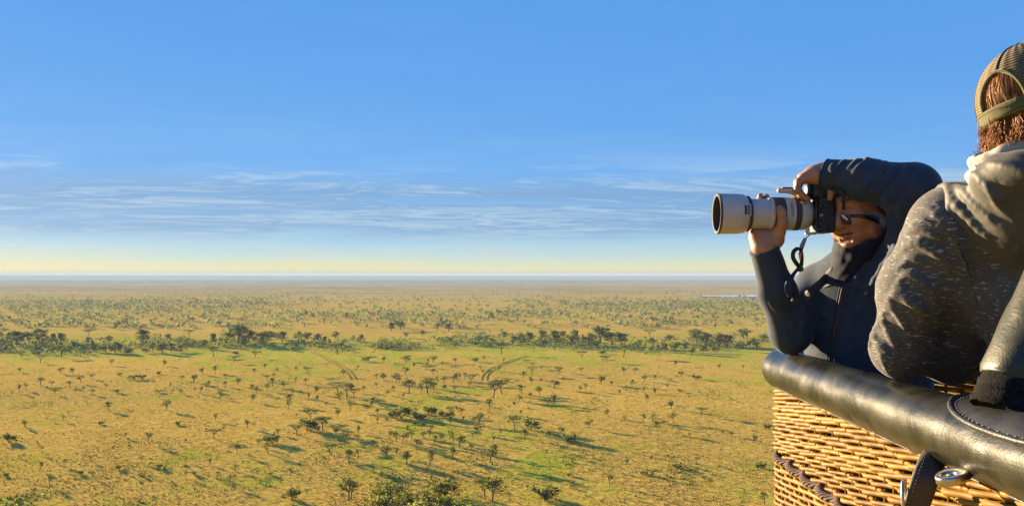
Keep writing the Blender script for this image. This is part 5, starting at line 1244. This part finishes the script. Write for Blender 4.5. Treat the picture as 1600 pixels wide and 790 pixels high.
k2.cut(HN2 + (EL2 - HN2) * 0.12, fdir, 0.10); k2.cut(HR2 + (ER2 - HR2) * 0.1, HR2 - ER2, 0.10); k2.cut(V3(0, 0, ALT - 0.62), V3(0, 0, -1))
jacket2 = k2.mesh(0.0040, 'jacket', M_heather, smooth_it=1)
# armhole and sleeve seams
seams2 = []
for pts in (((1462, 316), (1484, 350), (1500, 392), (1518, 440), (1528, 480)), ((1418, 352), (1440, 344), (1462, 350))):
    V, F = tube_np(smooth_path([surf(k2, x, y, 1.4, 2.0, 0.0) for x, y in pts], 30), 0.0026, 6); seams2.append(mesh_np('seam', V, fix_tris(F), M_heather))
# --- smooth yoke / hood lying over the shoulders, with a pale lined collar
yk = SDF(); grow = 0.006
for it in k2_base:
    if it[0] == 'c': yk.cap(it[1], it[2], it[3] + grow, it[4] + grow, it[5])
    else: yk.ell(it[1], it[2], it[3] + grow, it[5])
yk.ell(PA(1612, 268, 1.53), ax2, (0.05, 0.10, 0.040), 0.07)                              # soft roll of the hood behind the neck
ya, yb = PA(1458, 312, 1.72), PA(1606, 452, 1.45); yn = unit(np.cross(yb - ya, VIEW((ya + yb) / 2))); yn = yn if yn[2] < 0 else -yn
yk.cut((ya + yb) / 2, yn); yk.cut(PA(1466, 312, 1.72), V3(-1, 0.15, 0.25)); yk.disp = lambda p: 0.004 * np.sin((p @ V3(0.5, -0.3, 0.9)) * 95 + 2.2 * np.sin((p @ V3(0.8, 0.2, -0.5)) * 30)) * np.clip(vnoise(p * 7, 3), 0, 1)
for pts, r in ((((1474, 300), (1494, 318), (1524, 352), (1548, 372)), 0.008), (((1496, 290), (1522, 316), (1552, 345)), 0.007), (((1520, 268), (1556, 300), (1604, 326)), 0.009), (((1545, 254), (1580, 262), (1615, 272)), 0.008), (((1540, 285), (1560, 316), (1590, 345)), 0.007), (((1466, 314), (1488, 342), (1510, 368)), 0.006)):
    crease(yk, pts, r, 1.2, 1.95, 9, 0.008)
yoke = yk.mesh(0.0040, 'hood', M_olive, smooth_it=1)
def funnel(n0, up, r0, r1, hgt, th_, fwd, gap, name, mt, seed, lean=V3(0, 0, 0)):
    s = SDF(); up = unit(up); l = unit(np.cross(up, fwd)); f = np.cross(l, up)
    for a in np.linspace(-math.pi + gap, math.pi - gap, 26):
        dirn = -math.cos(a) * f + math.sin(a) * l
        s.cap(n0 + dirn * r0, n0 + dirn * r1 + up * hgt + lean, th_ * 1.1, th_, 0.014)
    s.disp = lambda p: 0.0022 * vnoise(p * 18, seed); return s.mesh(0.0036, name, mt, smooth_it=1)
M_mint = mat('mint_fleece_lining', (0.50, 0.56, 0.44), 0.9, noise=(40, 0.08), bump=(300, 0.3, 0.001))
M_scarf = bpy.data.materials.new('patterned_scarf'); M_scarf.use_nodes = True; t = NT(M_scarf.node_tree); b = t.n['Principled BSDF']
g = t.new('ShaderNodeNewGeometry'); vo = t.new('ShaderNodeTexVoronoi', {'Vector': g.outputs['Position'], 'Scale': 70.0}); vc = t.new('ShaderNodeSeparateColor', {0: vo.outputs['Color']})
t.set(b.inputs['Base Color'], t.mix(t.mapr(vo.outputs['Distance'], 0.30, 0.36), t.ramp(vc.outputs[0], [(0.0, (0.35, 0.42, 0.04, 1)), (0.4, (0.06, 0.07, 0.07, 1)), (0.6, (0.5, 0.24, 0.03, 1)), (0.8, (0.6, 0.62, 0.58, 1))], 'CONSTANT'), (0.34, 0.35, 0.32, 1)))
b.inputs['Roughness'].default_value = 0.9
lining = funnel(N2 + V3(0.005, -0.005, -0.015), V3(-0.40, 0.05, 1), 0.076, 0.088, 0.060, 0.011, F2, 0.5, 'collar_lining', M_mint, 4)
scarf = funnel(N2 + V3(-0.002, 0.01, 0.006), V3(-0.40, 0.05, 1), 0.068, 0.072, 0.060, 0.010, F2, 0.35, 'scarf', M_scarf, 6)
# --- cap: mesh crown with an arched opening and strap at the back, brim in front
def mesh_cap_mat():
    m = bpy.data.materials.new('olive_cap_mesh'); m.use_nodes = True; t = NT(m.node_tree); b = t.n['Principled BSDF']
    tc = t.new('ShaderNodeTexCoord'); sp_ = t.new('ShaderNodeSeparateXYZ', {0: tc.outputs['Object']})
    an = t.math('MULTIPLY', t.math('ARCTAN2', sp_.outputs[1], sp_.outputs[0]), 14.0); el = t.math('MULTIPLY', sp_.outputs[2], 1250.0)
    r1 = t.math('SINE', t.math('ADD', el, t.math('MULTIPLY', an, 0.6))); r2 = t.math('SINE', t.math('MULTIPLY', an, 2.2))
    h = t.math('ADD', t.math('MULTIPLY', r1, 0.7), t.math('MULTIPLY', r2, 0.3))
    t.set(b.inputs['Base Color'], t.mix(t.mapr(h, -0.7, 0.6), (0.060, 0.042, 0.014, 1), (0.24, 0.165, 0.065, 1))); b.inputs['Roughness'].default_value = 0.8
    bn = t.new('ShaderNodeBump', {'Strength': 0.7, 'Distance': 0.0025, 'Height': h}); t.set(b.inputs['Normal'], bn.outputs[0]); return m
M_cap = mesh_cap_mat(); M_capst = cloth('olive_cap_strap', (0.085, 0.080, 0.022), (0.11, 0.10, 0.032), 0.85)
CAPC = V3(-0.004, 0, 0.028); CAPR = V3(0.112, 0.094, 0.108)        # head-local ellipsoid of the crown
def cap_pt(az, el, off=0.0):
    """az 0 = back of the head, el from the strap line up"""
    r = CAPR + off; return CAPC + np.stack([-r[0] * np.cos(az) * np.cos(el), r[1] * np.sin(az) * np.cos(el), r[2] * np.sin(el)], -1)
nA, nE = 120, 44; V = []; keep = {}
Lc = []
for e in range(nE + 1):
    for a in range(nA):
        az = a / nA * 2 * math.pi; el = -0.12 + (math.pi / 2 + 0.12) * e / nE
        Lc.append(cap_pt(np.array(az), np.array(el)))
Lc = np.array(Lc); F = []
def in_arch(az, el):
    az = (az + math.pi) % (2 * math.pi) - math.pi; return abs(az) < 0.46 and el < 0.0 + 0.60 * math.sqrt(max(0, 1 - (az / 0.46) ** 2)) and el > -0.2
for e in range(nE):
    for a in range(nA):
        az = (a + 0.5) / nA * 2 * math.pi; el = -0.12 + (math.pi / 2 + 0.12) * (e + 0.5) / nE
        if not in_arch(az, el): F.append((e * nA + a, e * nA + (a + 1) % nA, (e + 1) * nA + (a + 1) % nA, (e + 1) * nA + a))
M2x = Matrix(((A2[0][0], A2[1][0], A2[2][0], H2[0]), (A2[0][1], A2[1][1], A2[2][1], H2[1]), (A2[0][2], A2[1][2], A2[2][2], H2[2]), (0, 0, 0, 1)))
headroot = []
def local_obj(o): o.matrix_world = M2x; headroot.append(o); return o
crown = local_obj(mesh_np('cap', Lc, F, M_cap)); so = crown.modifiers.new('thick', 'SOLIDIFY'); so.thickness = 0.003; so.offset = 0
cpp = []
arch = np.array([cap_pt(np.array(z_), np.array(0.0 + 0.60 * math.sqrt(max(0, 1 - (z_ / 0.46) ** 2))), 0.001) for z_ in np.linspace(-0.46, 0.46, 50)])
V, F = tube_np(arch, 0.0036, 8); cpp.append(mesh_np('opening_binding', V, fix_tris(F), M_capst))
stp = np.array([cap_pt(np.array(z_), np.array(-0.115 + 0.02 * math.cos(z_ * 2)), 0.0025) for z_ in np.linspace(-0.98, 0.98, 40)])
nrm_ = np.array([unit(q - CAPC) for q in stp]); V, F = ribbon(stp, np.tile(V3(0.0, 0.0, 1.0), (len(stp), 1)), 0.026, 0.004, 60); cap_strap = mesh_np('strap', V, F, M_capst); cpp.append(cap_strap)
sb = Build()
for dz in (-0.0095, 0.0095):
    q = np.array([cap_pt(np.array(z_), np.array(-0.115 + 0.02 * math.cos(z_ * 2)), 0.0062) + V3(0, 0, dz) for z_ in np.linspace(-0.9, 0.9, 90)])
    for k in range(0, 88, 2): sb.tube([q[k], q[k + 1]], 0.0006, 4)
cpp.append(sb.obj('stitching', mat('cap_thread', (0.06, 0.055, 0.02), 0.9)))
for az in (-1.0, 1.0, 0.0):                                         # panel seams of the crown
    seam = np.array([cap_pt(np.array(az), np.array(e), 0.0015) for e in np.linspace(0.66 if abs(az) < 0.1 else -0.1, 1.5, 30)]); V, F = tube_np(seam, 0.0022, 6); cpp.append(mesh_np('seam', V, fix_tris(F), mat('cap_seam', (0.045, 0.032, 0.014), 0.9)))
V, F = tube_np([CAPC + V3(0, 0, CAPR[2] - 0.001), CAPC + V3(0, 0, CAPR[2] + 0.005)], [0.008, 0.005], 12); cpp.append(mesh_np('button', V, fix_tris(F), M_capst))
bv = []; nb = 24
for r_ in range(7):
    for k in range(nb):
        a = -1.15 + 2.3 * k / (nb - 1); f = r_ / 6; p0 = CAPC + V3(CAPR[0] * math.cos(a), CAPR[1] * math.sin(a), -0.012); bv.append(p0 + V3(0.072 * f * math.cos(a * 0.55), 0.012 * f * math.sin(a), -0.022 * f * f - 0.010 * abs(math.sin(a)) * f))
brim = mesh_np('brim', bv, [(r_ * nb + k, r_ * nb + k + 1, (r_ + 1) * nb + k + 1, (r_ + 1) * nb + k) for r_ in range(6) for k in range(nb - 1)], M_capst); so = brim.modifiers.new('thick', 'SOLIDIFY'); so.thickness = 0.003; cpp.append(brim)
# --- hair: combed through the opening, curling out below the strap
hb = Build(); rh = np.random.RandomState(14)
scalp = lambda az, el, o=0.0: V3(-0.005, 0, 0.035) + V3(-(0.101 + o) * math.cos(az) * math.cos(el), (0.081 + o) * math.sin(az) * math.cos(el), (0.090 + o) * math.sin(el))
hm = SDF(); hax = np.eye(3)
hm.ell(V3(-0.008, 0, 0.030), hax, (0.103, 0.083, 0.092), 0.02); hm.ell(V3(-0.045, 0, -0.040), hax, (0.058, 0.072, 0.042), 0.03)
hm.cut(V3(0.03, 0, 0), V3(1, 0, 0)); hm.cut(V3(0, 0, -0.085), V3(0, 0, -1))
hm.disp = lambda p: 0.0022 * np.sin(p[:, 1] * 420 + 6 * np.sin(p[:, 2] * 60)) + 0.003 * vnoise(p * 22, 5)
mass = local_obj(hm.mesh(0.0032, 'hair_mass', M_hair))
def wisp(p0, dout, L, fl, side, r0, n=9):
    ph = rh.rand() * 6.28; wv = rh.uniform(0.002, 0.0055); u = np.linspace(0, 1, n); tw_ = unit(np.cross(dout, V3(0, 0, 1)))
    P_ = p0 + np.outer(-L * u * (1 - 0.25 * fl * u), V3(0, 0, 1)) + np.outer(0.006 * u + 0.022 * fl * u ** 2.2, dout) + np.outer(side * u * 0.02 + wv * np.sin(u * 7 + ph), tw_)
    hb.tube(P_, np.linspace(r0, r0 * 0.35, n), 3, cap=False)
for k in range(500):
    az = rh.uniform(-0.8, 0.8); e0 = rh.uniform(0.25, 0.95); o0 = rh.uniform(0.003, 0.007); sw = rh.normal() * 0.12
    pts = np.array([scalp(az + sw * q + 0.03 * math.sin(q * 6 + az * 9), e0 - q * (e0 + 0.30), o0) for q in np.linspace(0, 1, 9)])
    hb.tube(pts, 0.0010, 3, cap=False)
for k in range(110):                                   # wavy locks, each a sheaf of fine hairs
    az = rh.uniform(-1.9, 1.9); o0 = rh.uniform(0.0, 0.012); L = rh.uniform(0.03, 0.066); fl = rh.uniform(-0.2, 1.0); side = rh.normal() * 0.9; el = -0.25 + rh.uniform(-0.2, 0.15)
    for q in range(12):
        wisp(scalp(az + rh.normal() * 0.035, el + rh.normal() * 0.03, o0 + rh.normal() * 0.002), unit(V3(-math.cos(az), math.sin(az), 0)), L * rh.uniform(0.85, 1.1), fl + rh.normal() * 0.12, side + rh.normal() * 0.2, 0.0011)
for k in range(70):                                    # one loose curl standing off at the nape
    p0 = scalp(1.20 + rh.normal() * 0.10, -0.45, 0.006); d0 = unit(V3(-0.45, 0.90, 0)); j = rh.normal(size=3) * 0.003
    hb.tube(smooth_path([p0, p0 + d0 * 0.010 + V3(0, 0, -0.026) + j, p0 + d0 * 0.026 + V3(0, 0, -0.036) + j, p0 + d0 * 0.036 + V3(0, 0, -0.024) + j * 2], 9), np.linspace(0.0012, 0.0005, 9), 3, cap=False)
hair = local_obj(hb.obj('hair', M_hair))
tr2_ = trousers(T2 + V3(0.03, 0.02, -0.52), TF2)
adopt(person2, body2, jacket2, tr2_, lining, scarf)
yoke.parent = jacket2
for o in seams2: o.parent = jacket2
for o in headroot: o.parent = person2; o.matrix_parent_inverse = Matrix.Translation(-Vector(person2.location))
for o in cpp: o.parent = crown
mass.parent = hair; mass.matrix_parent_inverse = Matrix(); mass.matrix_basis = Matrix()
# ------------------------------------------------------------------ haze: the air between
hz = bmesh.new(); bmesh.ops.create_cube(hz, size=1.0)
hzm = bpy.data.materials.new('haze_air'); hzm.use_nodes = True; t = NT(hzm.node_tree); t.n.clear()
pv = t.new('ShaderNodeVolumePrincipled', {'Color': (0.46, 0.60, 0.78, 1), 'Density': HAZE, 'Anisotropy': 0.0})
t.new('ShaderNodeOutputMaterial', {'Volume': pv.outputs[0]})
haze = bm_obj('haze', hz, hzm, smooth=False)
haze.location = (0, 0, (66 - 10) / 2); haze.scale = (66000, 66000, 76)
tag(haze, 'thin pale morning haze over the plain', 'haze', kind='stuff')
